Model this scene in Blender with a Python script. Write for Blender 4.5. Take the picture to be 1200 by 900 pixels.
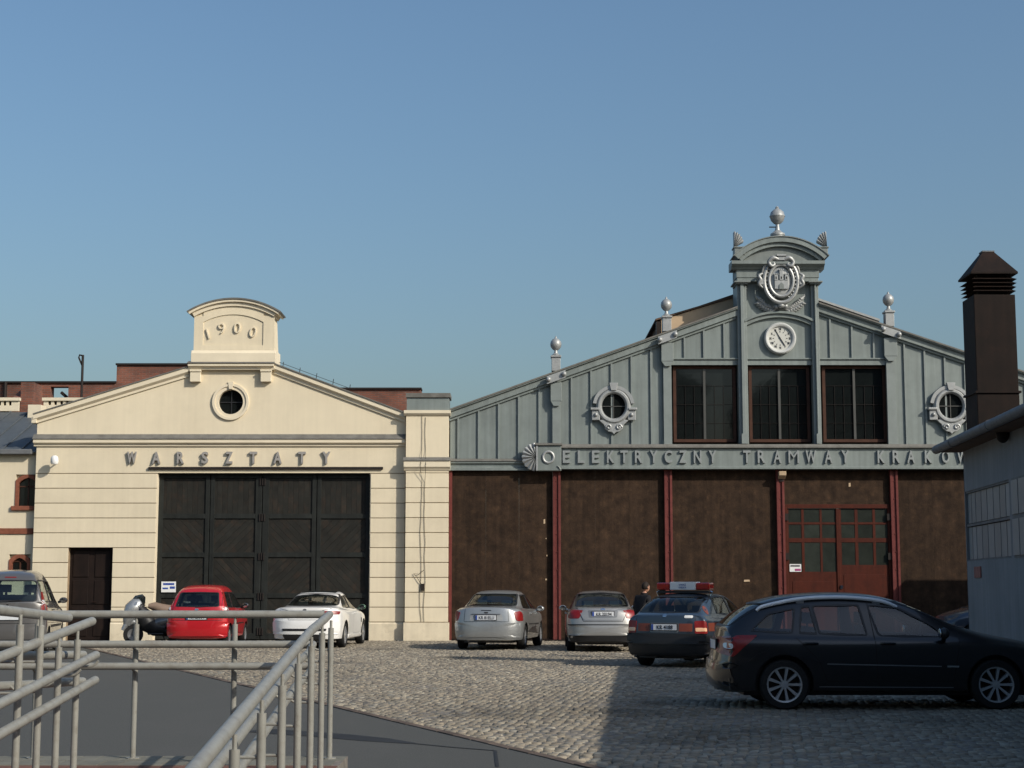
import bpy, bmesh, math, random
import numpy as np
from mathutils import Vector, Matrix
from mathutils.bvhtree import BVHTree
R = math.radians
PI = math.pi
random.seed(7)
scene = bpy.context.scene
for _o in list(bpy.data.objects): bpy.data.objects.remove(_o)
COL = scene.collection

# ------------------------------------------------------------------ camera, sky, sun, exposure
FOC, EYE = 1900.0, 1.53                      # focal length in photo pixels (1200 wide), eye height
PITCH = math.atan2(239.0, FOC)
cam_d = bpy.data.cameras.new('camera')
cam_d.sensor_width = 36.0
cam_d.lens = 36.0 * FOC / 1200.0
cam_d.clip_start = 0.1
cam_d.clip_end = 3000
cam = bpy.data.objects.new('camera', cam_d)
COL.objects.link(cam)
cam.location = (0, 0, EYE)
cam.rotation_euler = (R(90) + PITCH, 0, 0)
scene.camera = cam

SUN = Vector((1.32, -1.06, 1.0)).normalized()          # direction towards the sun
SUN_EL = math.asin(SUN.z)
SUN_AZ = math.atan2(SUN.x, SUN.y)
world = bpy.data.worlds.new('World')
scene.world = world
world.use_nodes = True
nt = world.node_tree
nt.nodes.clear()
wo = nt.nodes.new('ShaderNodeOutputWorld')
bg = nt.nodes.new('ShaderNodeBackground')
sky = nt.nodes.new('ShaderNodeTexSky')
sky.sky_type = 'NISHITA'
sky.sun_disc = False
sky.sun_elevation = SUN_EL
sky.sun_rotation = SUN_AZ
sky.altitude = 200
sky.air_density = 1.5
sky.dust_density = 4.0
sky.ozone_density = 6.0
bg.inputs[1].default_value = 0.125
tone = nt.nodes.new('ShaderNodeVectorMath')
tone.operation = 'MULTIPLY'
tone.inputs[1].default_value = (0.97, 0.985, 0.98)      # white balance of the photograph
nt.links.new(sky.outputs[0], tone.inputs[0])
nt.links.new(tone.outputs[0], bg.inputs[0])
nt.links.new(bg.outputs[0], wo.inputs[0])
sun_d = bpy.data.lights.new('sun', 'SUN')
sun_d.energy = 3.9
sun_d.angle = R(0.53)
sun_d.color = (1.0, 0.925, 0.81)
sun = bpy.data.objects.new('sun', sun_d)
COL.objects.link(sun)
sun.rotation_euler = SUN.to_track_quat('Z', 'Y').to_euler()
sun.location = (20, -20, 30)
scene.view_settings.view_transform = 'Standard'
scene.view_settings.look = 'None'
scene.view_settings.exposure = 0.0
scene.view_settings.gamma = 1.0

# ------------------------------------------------------------------ survey: image measurement -> metres at a known distance
SP, CP = math.sin(PITCH), math.cos(PITCH)
def gx(px, py, Y): return Y * (px - 600) / (FOC * CP + (py - 450) * SP)
def gz(py, Y): return EYE + Y * (FOC * SP - (py - 450) * CP) / (FOC * CP + (py - 450) * SP)
def ground(px, py, z=0.0):
    v = py - 450
    Y = (EYE - z) * (FOC * CP + v * SP) / -(FOC * SP - v * CP)
    return gx(px, py, Y), Y
FY = 48.0                                       # distance of the two long facades
def X(px, py=600): return gx(px, py, FY)
def Z(py): return gz(py, FY)

# ------------------------------------------------------------------ materials
MATS = {}
def mat(name, rgb, rough=0.75, metal=0.0, var=0.12, scale=1.5, bump=0.0, bscale=30.0, coat=0.0, spec=None,
        streak=0.0, rnd=0.0, attr=None, emit=None, tint=None, tintamt=0.0, tscale=1.0, stretch=(1, 1, 1)):
    m = bpy.data.materials.new(name)
    m.use_nodes = True
    t = m.node_tree
    b = t.nodes['Principled BSDF']
    N, L = t.nodes.new, t.links.new
    tc = N('ShaderNodeTexCoord')
    mp = N('ShaderNodeMapping'); mp.inputs['Scale'].default_value = stretch
    L(tc.outputs['Object'], mp.inputs[0])
    if rnd:
        oi = N('ShaderNodeObjectInfo')
        ad = N('ShaderNodeVectorMath'); ad.operation = 'MULTIPLY_ADD'
        L(oi.outputs['Random'], ad.inputs[0]); ad.inputs[1].default_value = (37, 51, 13)
        L(mp.outputs[0], ad.inputs[2]); vec = ad.outputs[0]
    else:
        vec = mp.outputs[0]
    n1 = N('ShaderNodeTexNoise'); n1.inputs['Scale'].default_value = scale
    n1.inputs['Detail'].default_value = 8; n1.inputs['Roughness'].default_value = 0.65
    L(vec, n1.inputs['Vector'])
    mr = N('ShaderNodeMapRange')
    mr.inputs[1].default_value = 0.3; mr.inputs[2].default_value = 0.7
    mr.inputs[3].default_value = 1 - var; mr.inputs[4].default_value = 1 + var
    L(n1.outputs[0], mr.inputs[0])
    val = mr.outputs[0]
    if streak:
        m2 = N('ShaderNodeMapping'); m2.inputs['Scale'].default_value = (9, 9, 0.35)
        L(tc.outputs['Object'], m2.inputs[0])
        n2 = N('ShaderNodeTexNoise'); n2.inputs['Scale'].default_value = 1.0; n2.inputs['Detail'].default_value = 5
        L(m2.outputs[0], n2.inputs['Vector'])
        r2 = N('ShaderNodeMapRange'); r2.inputs[1].default_value = 0.35; r2.inputs[2].default_value = 0.7
        r2.inputs[3].default_value = 1 + streak * .3; r2.inputs[4].default_value = 1 - streak
        L(n2.outputs[0], r2.inputs[0])
        mm = N('ShaderNodeMath'); mm.operation = 'MULTIPLY'
        L(val, mm.inputs[0]); L(r2.outputs[0], mm.inputs[1]); val = mm.outputs[0]
    if rnd:
        r3 = N('ShaderNodeMapRange'); r3.inputs[3].default_value = 1 - rnd; r3.inputs[4].default_value = 1 + rnd
        L(oi.outputs['Random'], r3.inputs[0])
        m3 = N('ShaderNodeMath'); m3.operation = 'MULTIPLY'
        L(val, m3.inputs[0]); L(r3.outputs[0], m3.inputs[1]); val = m3.outputs[0]
    if attr:
        at = N('ShaderNodeAttribute'); at.attribute_name = attr
        col = at.outputs['Color']
    else:
        rg = N('ShaderNodeRGB'); rg.outputs[0].default_value = (*rgb, 1)
        col = rg.outputs[0]
    if tint:
        n4 = N('ShaderNodeTexNoise'); n4.inputs['Scale'].default_value = tscale; n4.inputs['Detail'].default_value = 9
        n4.inputs['Roughness'].default_value = 0.7
        L(vec, n4.inputs['Vector'])
        r4 = N('ShaderNodeMapRange'); r4.inputs[1].default_value = 0.5; r4.inputs[2].default_value = 0.68
        r4.inputs[3].default_value = 0; r4.inputs[4].default_value = tintamt
        L(n4.outputs[0], r4.inputs[0])
        mx = N('ShaderNodeMix'); mx.data_type = 'RGBA'
        L(r4.outputs[0], mx.inputs[0]); L(col, mx.inputs[6]); mx.inputs[7].default_value = (*tint, 1)
        col = mx.outputs[2]
    sc = N('ShaderNodeVectorMath'); sc.operation = 'SCALE'
    L(col, sc.inputs[0]); L(val, sc.inputs['Scale'])
    L(sc.outputs[0], b.inputs['Base Color'])
    b.inputs['Roughness'].default_value = rough
    b.inputs['Metallic'].default_value = metal
    if spec is None and rough >= .55 and not coat: spec = .22
    if spec is not None: b.inputs['Specular IOR Level'].default_value = spec
    if coat:
        b.inputs['Coat Weight'].default_value = coat
        b.inputs['Coat Roughness'].default_value = 0.04
    if bump:
        nb = N('ShaderNodeTexNoise'); nb.inputs['Scale'].default_value = bscale; nb.inputs['Detail'].default_value = 6
        L(vec, nb.inputs['Vector'])
        bp = N('ShaderNodeBump'); bp.inputs['Strength'].default_value = 1.0; bp.inputs['Distance'].default_value = bump
        L(nb.outputs[0], bp.inputs['Height']); L(bp.outputs[0], b.inputs['Normal'])
    if emit:
        b.inputs['Emission Color'].default_value = (*emit[0], 1); b.inputs['Emission Strength'].default_value = emit[1]
    MATS[name] = m
    return m
M_cream = mat('cream_stucco', (.69, .605, .445), .9, var=.06, scale=.7, bump=.003, bscale=60, streak=.035, rnd=.02, tint=(.54, .465, .335), tintamt=.35, tscale=.45)
M_cream2 = mat('cream_moulding', (.69, .61, .46), .9, var=.06, scale=1.5, bump=.002, bscale=60)
M_plinth = mat('stained_plinth', (.66, .58, .43), .9, var=.10, scale=2, bump=.004, bscale=50, streak=.06, tint=(.42, .36, .26), tintamt=.6, tscale=1.6)
M_groove = mat('stucco_joint', (.30, .22, .14), .95, var=.2, scale=4)
M_zinc = mat('zinc_sheet', (.195, .224, .213), .5, metal=.12, var=.13, scale=1.2, bump=.006, bscale=2.2, streak=.16, rnd=.05)
M_zincd = mat('zinc_trim', (.175, .195, .185), .48, metal=.12, var=.12, scale=3, streak=.12)
M_zincb = mat('zinc_batten', (.205, .232, .222), .48, metal=.1, var=.10, scale=3)
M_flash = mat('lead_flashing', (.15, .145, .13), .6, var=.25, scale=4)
M_silver = mat('silver_paint', (.34, .35, .345), .45, metal=.3, var=.12, scale=9, bump=.002, bscale=50)
M_letter_s = mat('silver_letter', (.28, .30, .295), .45, metal=.3, var=.1, scale=9)
M_letter_w = mat('grey_letter', (.33, .31, .285), .5, metal=.2, var=.15, scale=9)
M_panel = mat('rusty_infill_board', (.034, .020, .012), .9, var=.45, scale=3, bump=.006, bscale=25, tint=(.075, .042, .022), tintamt=.5, tscale=5, rnd=.10, streak=.25)
M_red = mat('red_steel_paint', (.14, .036, .031), .55, var=.22, scale=6, streak=.2)
M_doorred = mat('rust_red_door', (.062, .011, .004), .6, var=.25, scale=4, streak=.2)
M_glass = mat('window_glass', (.008, .010, .010), .04, var=.2, scale=2, spec=.42, bump=.0012, bscale=1.3)
M_glassdoor = mat('dusty_pane', (.024, .028, .023), .2, var=.3, scale=2.5, rnd=.3)
M_brownframe = mat('brown_window_frame', (.060, .026, .016), .6, var=.25, scale=5)
M_muntin = mat('grey_muntin', (.06, .06, .055), .5, var=.2)
M_gate = mat('black_green_gate', (.018, .020, .018), .6, var=.3, scale=3, streak=.35, bump=.003, bscale=20)
M_gateboard = mat('black_gate_board', (.018, .0175, .0145), .65, var=.35, scale=3, rnd=.08, tint=(.045, .028, .018), tintamt=.6, tscale=2.5)
M_steel = mat('dark_steel', (.022, .017, .015), .55, var=.2)
M_darkdoor = mat('dark_brown_door', (.013, .007, .005), .65, var=.35, scale=4, streak=.3)
M_slate = mat('grey_roof_sheet', (.085, .097, .105), .55, metal=.1, var=.18, scale=2, streak=.1, rnd=.06)
M_redbrick = mat('red_trim_brick', (.21, .075, .045), .85, var=.25, scale=9)
M_wood = mat('beige_boarding', (.50, .37, .24), .8, var=.1, scale=3)
M_brown = mat('brown_boarding', (.12, .075, .05), .8, var=.2, scale=3)
M_whitewash = mat('grey_white_render', (.235, .24, .245), .9, var=.10, scale=1.2, bump=.004, bscale=25, streak=.12)
M_whitepane = mat('whitened_pane', (.26, .275, .28), .4, var=.12, scale=3, rnd=.12)
M_gutter = mat('weathered_gutter', (.14, .145, .15), .6, var=.25, scale=6)
M_rust = mat('rusty_duct_sheet', (.011, .0055, .0035), .75, metal=0, var=.35, scale=2.5, streak=.3, tint=(.032, .014, .008), tintamt=.6, tscale=1.6)
M_asphalt = mat('asphalt', (.086, .086, .078), .9, var=.22, scale=70, bump=.003, bscale=120, tint=(.105, .10, .093), tintamt=.5, tscale=.5, stretch=(1, .35, 1))
M_seam_and_shadow = mat('seam_and_shadow_strip', (.032, .032, .032), .7, var=.2)
M_kerb = mat('kerb_stone', (.12, .09, .07), .9, var=.25, scale=6, rnd=.2)
M_sett = mat('sett_stone', (.3, .28, .25), .85, var=.18, scale=14, attr='col', bump=.002, bscale=90)
M_bed = mat('sand_joint', (.20, .18, .155), .95, var=.25, scale=8, bump=.01, bscale=30)
M_earth = mat('earth', (.12, .11, .09), .95, var=.3, scale=.5)
M_paver = mat('concrete_paver', (.17, .165, .135), .9, var=.15, scale=7, rnd=.12)
M_paver_r = mat('red_paver', (.15, .075, .055), .9, var=.2, scale=7, rnd=.2)
M_rail = mat('grey_rail_paint', (.265, .262, .232), .42, var=.10, scale=9, spec=.5, tint=(.13, .10, .07), tintamt=.4, tscale=11)
M_white = mat('white_paint', (.75, .75, .73), .5, var=.05)
M_clockring = mat('clock_ring_paint', (.50, .51, .49), .5, var=.08)
M_black = mat('black_plastic', (.012, .012, .013), .5, var=.1)
M_tyre = mat('tyre_rubber', (.016, .016, .016), .8, var=.15, scale=20)
M_alloy = mat('alloy_rim', (.62, .63, .64), .3, metal=.8, var=.05)
M_hub = mat('steel_hubcap', (.20, .205, .21), .4, metal=.6, var=.08)
M_carglass_l = mat('hazy_car_glass', (.065, .09, .092), .05, var=.25, scale=1.5, spec=.6)
M_carglass = mat('car_glass', (.010, .014, .014), .03, var=.1, spec=.8)
M_lamp = mat('red_tail_lamp', (.20, .006, .005), .35, var=.2, scale=20, coat=.12)
M_lampo = mat('amber_lamp', (.75, .22, .06), .15, var=.1, coat=1)
M_clear = mat('clear_lamp', (.6, .6, .6), .12, var=.1, coat=1)
M_plate = mat('plate_white', (.62, .64, .66), .4, var=.03)
M_plateblue = mat('plate_blue', (.03, .07, .30), .4, var=.03)
M_ink = mat('plate_ink', (.02, .02, .025), .5, var=.03)
M_chrome = mat('chrome', (.7, .7, .7), .12, metal=1, var=.02)
def clear_glass(name, tint, gloss):
    m = bpy.data.materials.new(name); m.use_nodes = True
    t = m.node_tree; N, L = t.nodes.new, t.links.new
    out = t.nodes['Material Output']; t.nodes.remove(t.nodes['Principled BSDF'])
    tr = N('ShaderNodeBsdfTransparent'); tr.inputs[0].default_value = (*tint, 1)
    gl = N('ShaderNodeBsdfGlossy'); gl.inputs['Roughness'].default_value = .02; gl.inputs[0].default_value = (*gloss, 1)
    ge = N('ShaderNodeNewGeometry'); dt = N('ShaderNodeVectorMath'); dt.operation = 'DOT_PRODUCT'
    L(ge.outputs['Normal'], dt.inputs[0]); L(ge.outputs['Incoming'], dt.inputs[1])
    ab = N('ShaderNodeMath'); ab.operation = 'ABSOLUTE'; L(dt.outputs['Value'], ab.inputs[0])
    iv = N('ShaderNodeMath'); iv.operation = 'SUBTRACT'; iv.inputs[0].default_value = 1; L(ab.outputs[0], iv.inputs[1])
    pw = N('ShaderNodeMath'); pw.operation = 'POWER'; L(iv.outputs[0], pw.inputs[0]); pw.inputs[1].default_value = 5
    ma = N('ShaderNodeMath'); ma.operation = 'MULTIPLY_ADD'; L(pw.outputs[0], ma.inputs[0]); ma.inputs[1].default_value = .93; ma.inputs[2].default_value = .07
    mx = N('ShaderNodeMixShader'); L(ma.outputs[0], mx.inputs[0]); L(tr.outputs[0], mx.inputs[1]); L(gl.outputs[0], mx.inputs[2]); L(mx.outputs[0], out.inputs[0])
    MATS[name] = m; return m
M_clearglass = clear_glass('tinted_car_glass', (.62, .72, .70), (.9, .9, .9))
M_interior = mat('grey_seat_cloth', (.035, .036, .038), .85, var=.2, scale=20)
def paint(name, rgb, metal=.0, rough=.35): return mat(name, rgb, rough, metal=metal, var=.04, scale=3, coat=1.0, tint=tuple(c * .8 + .01 for c in rgb), tintamt=.35, tscale=4)
P_silver = paint('silver_car_paint', (.36, .37, .365), .55)
P_silver2 = paint('pale_silver_car_paint', (.33, .325, .31), .5)
P_grey = paint('grey_car_paint', (.13, .125, .12), .4)
P_red = paint('red_car_paint', (.45, .008, .014), .1)
P_white = paint('white_car_paint', (.78, .77, .74), 0)
P_navy = paint('navy_car_paint', (.026, .040, .058), .2)
P_black = mat('black_car_paint', (.005, .0055, .007), .3, var=.04, coat=.45)
P_dblue = paint('dark_blue_car_paint', (.02, .035, .06), .3)
M_skin = mat('skin', (.45, .24, .16), .6, var=.08)
M_hair = mat('dark_hair', (.02, .014, .01), .7, var=.3, scale=30)
M_cloth = mat('black_jacket_cloth', (.012, .012, .014), .85, var=.25, scale=12, bump=.004, bscale=30)
M_trouser = mat('dark_trouser_cloth', (.018, .020, .028), .85, var=.2, scale=12)

def brick_mat(name, c1, c2, mortar, sx=1.0):
    m = bpy.data.materials.new(name); m.use_nodes = True
    t = m.node_tree; b = t.nodes['Principled BSDF']; N, L = t.nodes.new, t.links.new
    tc = N('ShaderNodeTexCoord')
    sp = N('ShaderNodeSeparateXYZ'); cb = N('ShaderNodeCombineXYZ')
    L(tc.outputs['Object'], sp.inputs[0])
    ad = N('ShaderNodeMath'); ad.operation = 'ADD'; L(sp.outputs[0], ad.inputs[0]); L(sp.outputs[1], ad.inputs[1])
    L(ad.outputs[0], cb.inputs[0]); L(sp.outputs[2], cb.inputs[1])
    br = N('ShaderNodeTexBrick'); br.inputs['Scale'].default_value = 1.0
    br.inputs['Brick Width'].default_value = .26; br.inputs['Row Height'].default_value = .08
    br.inputs['Mortar Size'].default_value = .008; br.inputs['Bias'].default_value = -.1
    br.inputs['Color1'].default_value = (*c1, 1); br.inputs['Color2'].default_value = (*c2, 1); br.inputs['Mortar'].default_value = (*mortar, 1)
    L(cb.outputs[0], br.inputs['Vector'])
    n = N('ShaderNodeTexNoise'); n.inputs['Scale'].default_value = .9; n.inputs['Detail'].default_value = 8
    L(tc.outputs['Object'], n.inputs['Vector'])
    mr = N('ShaderNodeMapRange'); mr.inputs[1].default_value = .3; mr.inputs[2].default_value = .7
    mr.inputs[3].default_value = .6; mr.inputs[4].default_value = 1.4
    L(n.outputs[0], mr.inputs[0])
    s = N('ShaderNodeVectorMath'); s.operation = 'SCALE'; L(br.outputs[0], s.inputs[0]); L(mr.outputs[0], s.inputs['Scale'])
    L(s.outputs[0], b.inputs['Base Color']); b.inputs['Roughness'].default_value = .9
    bp = N('ShaderNodeBump'); bp.inputs['Distance'].default_value = .01; bp.invert = True
    L(br.outputs['Fac'], bp.inputs['Height']); L(bp.outputs[0], b.inputs['Normal'])
    return m
M_brick = brick_mat('old_brick', (.20, .070, .042), (.12, .052, .036), (.15, .11, .09))

# ------------------------------------------------------------------ mesh builder
class MB:
    def __init__(s): s.v = []; s.f = []
    def add(s, vs, fs):
        o = len(s.v); s.v += [tuple(p) for p in vs]; s.f += [tuple(i + o for i in f) for f in fs]; return s
    def box(s, x0, x1, y0, y1, z0, z1):
        return s.add([(x0, y0, z0), (x1, y0, z0), (x1, y1, z0), (x0, y1, z0), (x0, y0, z1), (x1, y0, z1), (x1, y1, z1), (x0, y1, z1)],
                     [(0, 3, 2, 1), (4, 5, 6, 7), (0, 1, 5, 4), (1, 2, 6, 5), (2, 3, 7, 6), (3, 0, 4, 7)])
    def prism(s, poly, y0, y1):                         # polygon in x,z pushed along y
        n = len(poly)
        vs = [(x, y0, z) for x, z in poly] + [(x, y1, z) for x, z in poly]
        fs = [tuple(range(n)), tuple(range(2 * n - 1, n - 1, -1))]
        fs += [(i, n + i, n + (i + 1) % n, (i + 1) % n) for i in range(n)]
        return s.add(vs, fs)
    def prism_x(s, poly, x0, x1):                       # polygon in y,z pushed along x
        n = len(poly)
        vs = [(x0, y, z) for y, z in poly] + [(x1, y, z) for y, z in poly]
        fs = [tuple(range(n)), tuple(range(2 * n - 1, n - 1, -1))]
        fs += [(i, n + i, n + (i + 1) % n, (i + 1) % n) for i in range(n)]
        return s.add(vs, fs)
    def rake(s, poly, a, b):                            # profile (y, dz) carried from a=(x,z) to b=(x,z)
        n = len(poly)
        vs = [(a[0], y, a[1] + z) for y, z in poly] + [(b[0], y, b[1] + z) for y, z in poly]
        fs = [tuple(range(n)), tuple(range(2 * n - 1, n - 1, -1))]
        fs += [(i, n + i, n + (i + 1) % n, (i + 1) % n) for i in range(n)]
        return s.add(vs, fs)
    def prism_z(s, poly, z0, z1):
        n = len(poly)
        vs = [(x, y, z0) for x, y in poly] + [(x, y, z1) for x, y in poly]
        fs = [tuple(range(n - 1, -1, -1)), tuple(range(n, 2 * n))]
        fs += [(i, (i + 1) % n, n + (i + 1) % n, n + i) for i in range(n)]
        return s.add(vs, fs)
    def arc(s, cx, cz, r0, r1, a0, a1, y0, y1, n=24):
        vs, fs = [], []
        for i in range(n + 1):
            a = a0 + (a1 - a0) * i / n; c, d = math.cos(a), math.sin(a)
            vs += [(cx + r0 * c, y0, cz + r0 * d), (cx + r1 * c, y0, cz + r1 * d), (cx + r1 * c, y1, cz + r1 * d), (cx + r0 * c, y1, cz + r0 * d)]
        for i in range(n):
            for k in range(4):
                fs.append((4 * i + k, 4 * i + (k + 1) % 4, 4 * i + 4 + (k + 1) % 4, 4 * i + 4 + k))
        if abs(abs(a1 - a0) - 2 * PI) > 1e-4: fs += [(3, 2, 1, 0), (4 * n, 4 * n + 1, 4 * n + 2, 4 * n + 3)]
        return s.add(vs, fs)
    def tube(s, path, r, n=12, cap=True, closed=False, flat=None):
        path = [Vector(p) for p in path]; m = len(path)
        rs = r if isinstance(r, (list, tuple)) else [r] * m
        vs, fs = [], []; prev = None
        for i, p in enumerate(path):
            if closed: t = (path[(i + 1) % m] - path[i - 1]).normalized()
            else: t = (path[min(i + 1, m - 1)] - path[max(i - 1, 0)]).normalized()
            if prev is None:
                u = t.cross(Vector((0, 1, 0)) if abs(t.y) < .9 else Vector((0, 0, 1))).normalized()
            else: u = (prev - t * prev.dot(t)).normalized()
            prev = u; w = t.cross(u)
            k = flat or 1
            for j in range(n):
                a = 2 * PI * j / n
                vs.append(p + (u * math.cos(a) + w * math.sin(a) * k) * rs[i])
        cnt = m if closed else m - 1
        for i in range(cnt):
            for j in range(n):
                a, b = i * n + j, i * n + (j + 1) % n
                c, d = ((i + 1) % m) * n + (j + 1) % n, ((i + 1) % m) * n + j
                fs.append((a, b, c, d))
        if cap and not closed:
            fs.append(tuple(range(n - 1, -1, -1))); fs.append(tuple((m - 1) * n + j for j in range(n)))
        return s.add(vs, fs)
    def lathe(s, prof, c=(0, 0, 0), n=20, axis='z', sx=1.0, a0=0, a1=2 * PI):
        vs, fs = [], []; m = len(prof)
        for j in range(n):
            a = 2 * PI * j / n
            for r, h in prof:
                p, q = r * math.cos(a) * sx, r * math.sin(a)
                if axis == 'z': vs.append((c[0] + p, c[1] + q, c[2] + h))
                elif axis == 'y': vs.append((c[0] + p, c[1] + h, c[2] + q))
                else: vs.append((c[0] + h, c[1] + p, c[2] + q))
        for j in range(n):
            for i in range(m - 1):
                a, b = j * m + i, ((j + 1) % n) * m + i
                fs.append((a, b, b + 1, a + 1))
        if tuple(prof[0]) != tuple(prof[-1]): fs.append(tuple(j * m for j in range(n - 1, -1, -1))); fs.append(tuple(j * m + m - 1 for j in range(n)))
        return s.add(vs, fs)
    def ball(s, c, r, n=14, sc=(1, 1, 1)):
        prof = [(r * math.sin(PI * i / n) + (1e-4 if i in (0, n) else 0), -r * math.cos(PI * i / n)) for i in range(n + 1)]
        o = len(s.v); s.lathe(prof, (0, 0, 0), n + 4)
        for i in range(o, len(s.v)):
            v = s.v[i]; s.v[i] = (v[0] * sc[0] + c[0], v[1] * sc[1] + c[1], v[2] * sc[2] + c[2])
        return s
    def mesh(s, name):
        me = bpy.data.meshes.new(name); me.from_pydata(s.v, [], s.f); me.update()
        bm = bmesh.new(); bm.from_mesh(me); bmesh.ops.recalc_face_normals(bm, faces=bm.faces); bm.to_mesh(me); bm.free()
        return me
def wloc(o):
    v = Vector((0, 0, 0))
    while o is not None: v += o.location; o = o.parent
    return v
def link(name, me, m=None, parent=None, loc=None, smooth=False, bevel=0, seg=2):
    o = bpy.data.objects.new(name, me); COL.objects.link(o)
    if parent: o.parent = parent
    if loc: o.location = loc
    if m and not me.materials: me.materials.append(m)
    if smooth:
        for p in me.polygons: p.use_smooth = True
        try: me.set_sharp_from_angle(angle=R(38))
        except Exception: pass
    if bevel:
        b = o.modifiers.new('bevel', 'BEVEL'); b.width = bevel; b.segments = seg; b.limit_method = 'ANGLE'; b.angle_limit = R(35)
    return o
def part(name, mb, m, root, smooth=False, bevel=0, label=None, kind=None):
    """mesh given in world metres, becomes a child of root"""
    w = wloc(root) if root else Vector((0, 0, 0))
    if root: mb.v = [(p[0] - w.x, p[1] - w.y, p[2] - w.z) for p in mb.v]
    o = link(name, mb.mesh(name), m, root, None, smooth, bevel)
    if label: o['label'] = label
    if kind: o['kind'] = kind
    return o
def thing(name, label, cat, loc=(0, 0, 0), group=None, rz=0):
    o = bpy.data.objects.new(name, None); COL.objects.link(o)
    o.location = loc; o.rotation_euler = (0, 0, rz); o.empty_display_size = .3
    o['label'] = label; o['category'] = cat
    if group: o['group'] = group
    return o
def structure(name, mb, m, smooth=False):
    o = link(name, mb.mesh(name), m, smooth=smooth); o['kind'] = 'structure'; return o
_tcache = {}
def text_mesh(txt, size, ext=0.0, bold=0.0, res=3):
    key = (txt, size, ext, bold)
    if key in _tcache: return _tcache[key]
    c = bpy.data.curves.new('lettering', 'FONT'); c.body = txt; c.size = size; c.extrude = ext; c.offset = bold
    c.align_x = 'CENTER'; c.resolution_u = res
    o = bpy.data.objects.new('lettering', c); COL.objects.link(o)
    dg = bpy.context.evaluated_depsgraph_get(); dg.update()
    me = bpy.data.meshes.new_from_object(o.evaluated_get(dg))
    bpy.data.objects.remove(o)
    _tcache[key] = me
    return me
def letter(name, txt, m, root, x, y, z, h, ext, wid=1.0, bold=0.0, rot=0.0, rx=90, rz=0, width=None):
    """one character or word standing on a facade, h = height, base centre at x,z, facing -y; width = fitted width in metres"""
    me = text_mesh(txt, h / 0.729, ext, bold).copy()
    me.materials.clear(); me.materials.append(m)
    xs = [v.co.x for v in me.vertices]; ys = [v.co.y for v in me.vertices]
    x0, x1, y0, y1 = min(xs), max(xs), min(ys), max(ys)
    sy = h / max(y1 - y0, 1e-6) if width else 1.0
    sx = width / max(x1 - x0, 1e-6) if width else wid
    for v in me.vertices:
        if width: v.co.x = (v.co.x - (x0 + x1) / 2) * sx; v.co.y = (v.co.y - y0) * sy
        else: v.co.x *= sx
    o = bpy.data.objects.new(name, me); COL.objects.link(o); o.parent = root
    o.location = Vector((x, y, z)) - wloc(root); o.rotation_euler = (R(rx), rot, R(rz))
    return o
def circ(cpx_l, apex, cpx_r):
    """circle through left end, apex (x,z) and right end"""
    (x0, z0), (x1, z1), (x2, z2) = cpx_l, apex, cpx_r
    c = (x2 - x0) / 2; s = z1 - (z0 + z2) / 2; r = (c * c + s * s) / (2 * s)
    return (x0 + x2) / 2, z1 - r, r, math.asin(min(1, c / r))
# ------------------------------------------------------------------ ground
structure('ground', MB().add([(-400, -300, -.62), (400, -300, -.62), (400, 700, -.62), (-400, 700, -.62)], [(0, 1, 2, 3)]), M_earth)
structure('courtyard_bed', MB().box(-1.19, 40, -30, 60, -.6, -.012).box(-40, -1.19, 12.63, 60, -.6, -.012), M_bed)
def kerb_x(Y): return .53 - .4165 * (Y - 14.6)         # the straight edge between asphalt and setts
asphalt = structure('asphalt', MB().add(
    [(-1.19, -30, 0), (kerb_x(-3), -30, 0), (kerb_x(-3), -3, 0), (kerb_x(48.2), 48.2, 0), (-40, 48.2, 0), (-40, 12.63, 0), (-1.19, 12.63, 0)],
    [(0, 1, 2, 3, 6), (6, 3, 4, 5)]), M_asphalt)
kb = link('kerb_stone', MB().box(-.055, .055, -.245, .245, -.02, .012).mesh('kerb_stone'), M_kerb, asphalt, bevel=.006)
ang = math.atan(.4165)
Yk = 11.0; first = True
while Yk < 47.5:
    o = kb if first else kb.copy()
    if not first: COL.objects.link(o)
    o.location = (kerb_x(Yk) + random.uniform(-.006, .006), Yk, random.uniform(-.003, .003)); o.rotation_euler = (0, 0, ang + random.uniform(-.01, .01))
    Yk += .5 * math.cos(ang); first = False
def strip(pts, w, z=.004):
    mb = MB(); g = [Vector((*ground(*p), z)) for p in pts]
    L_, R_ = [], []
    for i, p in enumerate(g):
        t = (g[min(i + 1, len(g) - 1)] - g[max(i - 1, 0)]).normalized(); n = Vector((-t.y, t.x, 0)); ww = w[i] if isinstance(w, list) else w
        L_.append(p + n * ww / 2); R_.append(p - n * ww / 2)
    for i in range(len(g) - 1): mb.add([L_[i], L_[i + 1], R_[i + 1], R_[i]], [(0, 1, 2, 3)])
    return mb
part('seam_and_shadow_strip', strip([(300, 856), (392, 862.5), (440, 867), (484, 871.5)], [.42, .42, .36, .10]), M_seam_and_shadow, asphalt)  # wide dark strip drawn in place of an off-frame railing's cast shadow
part('seam_and_shadow_strip', strip([(484, 871.5), (530, 876), (581, 880)], .04, .0045), M_seam_and_shadow, asphalt)
part('seam_and_shadow_strip', strip([(580.5, 880.2), (582, 893), (583, 899)], .03, .005), M_seam_and_shadow, asphalt)

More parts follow.
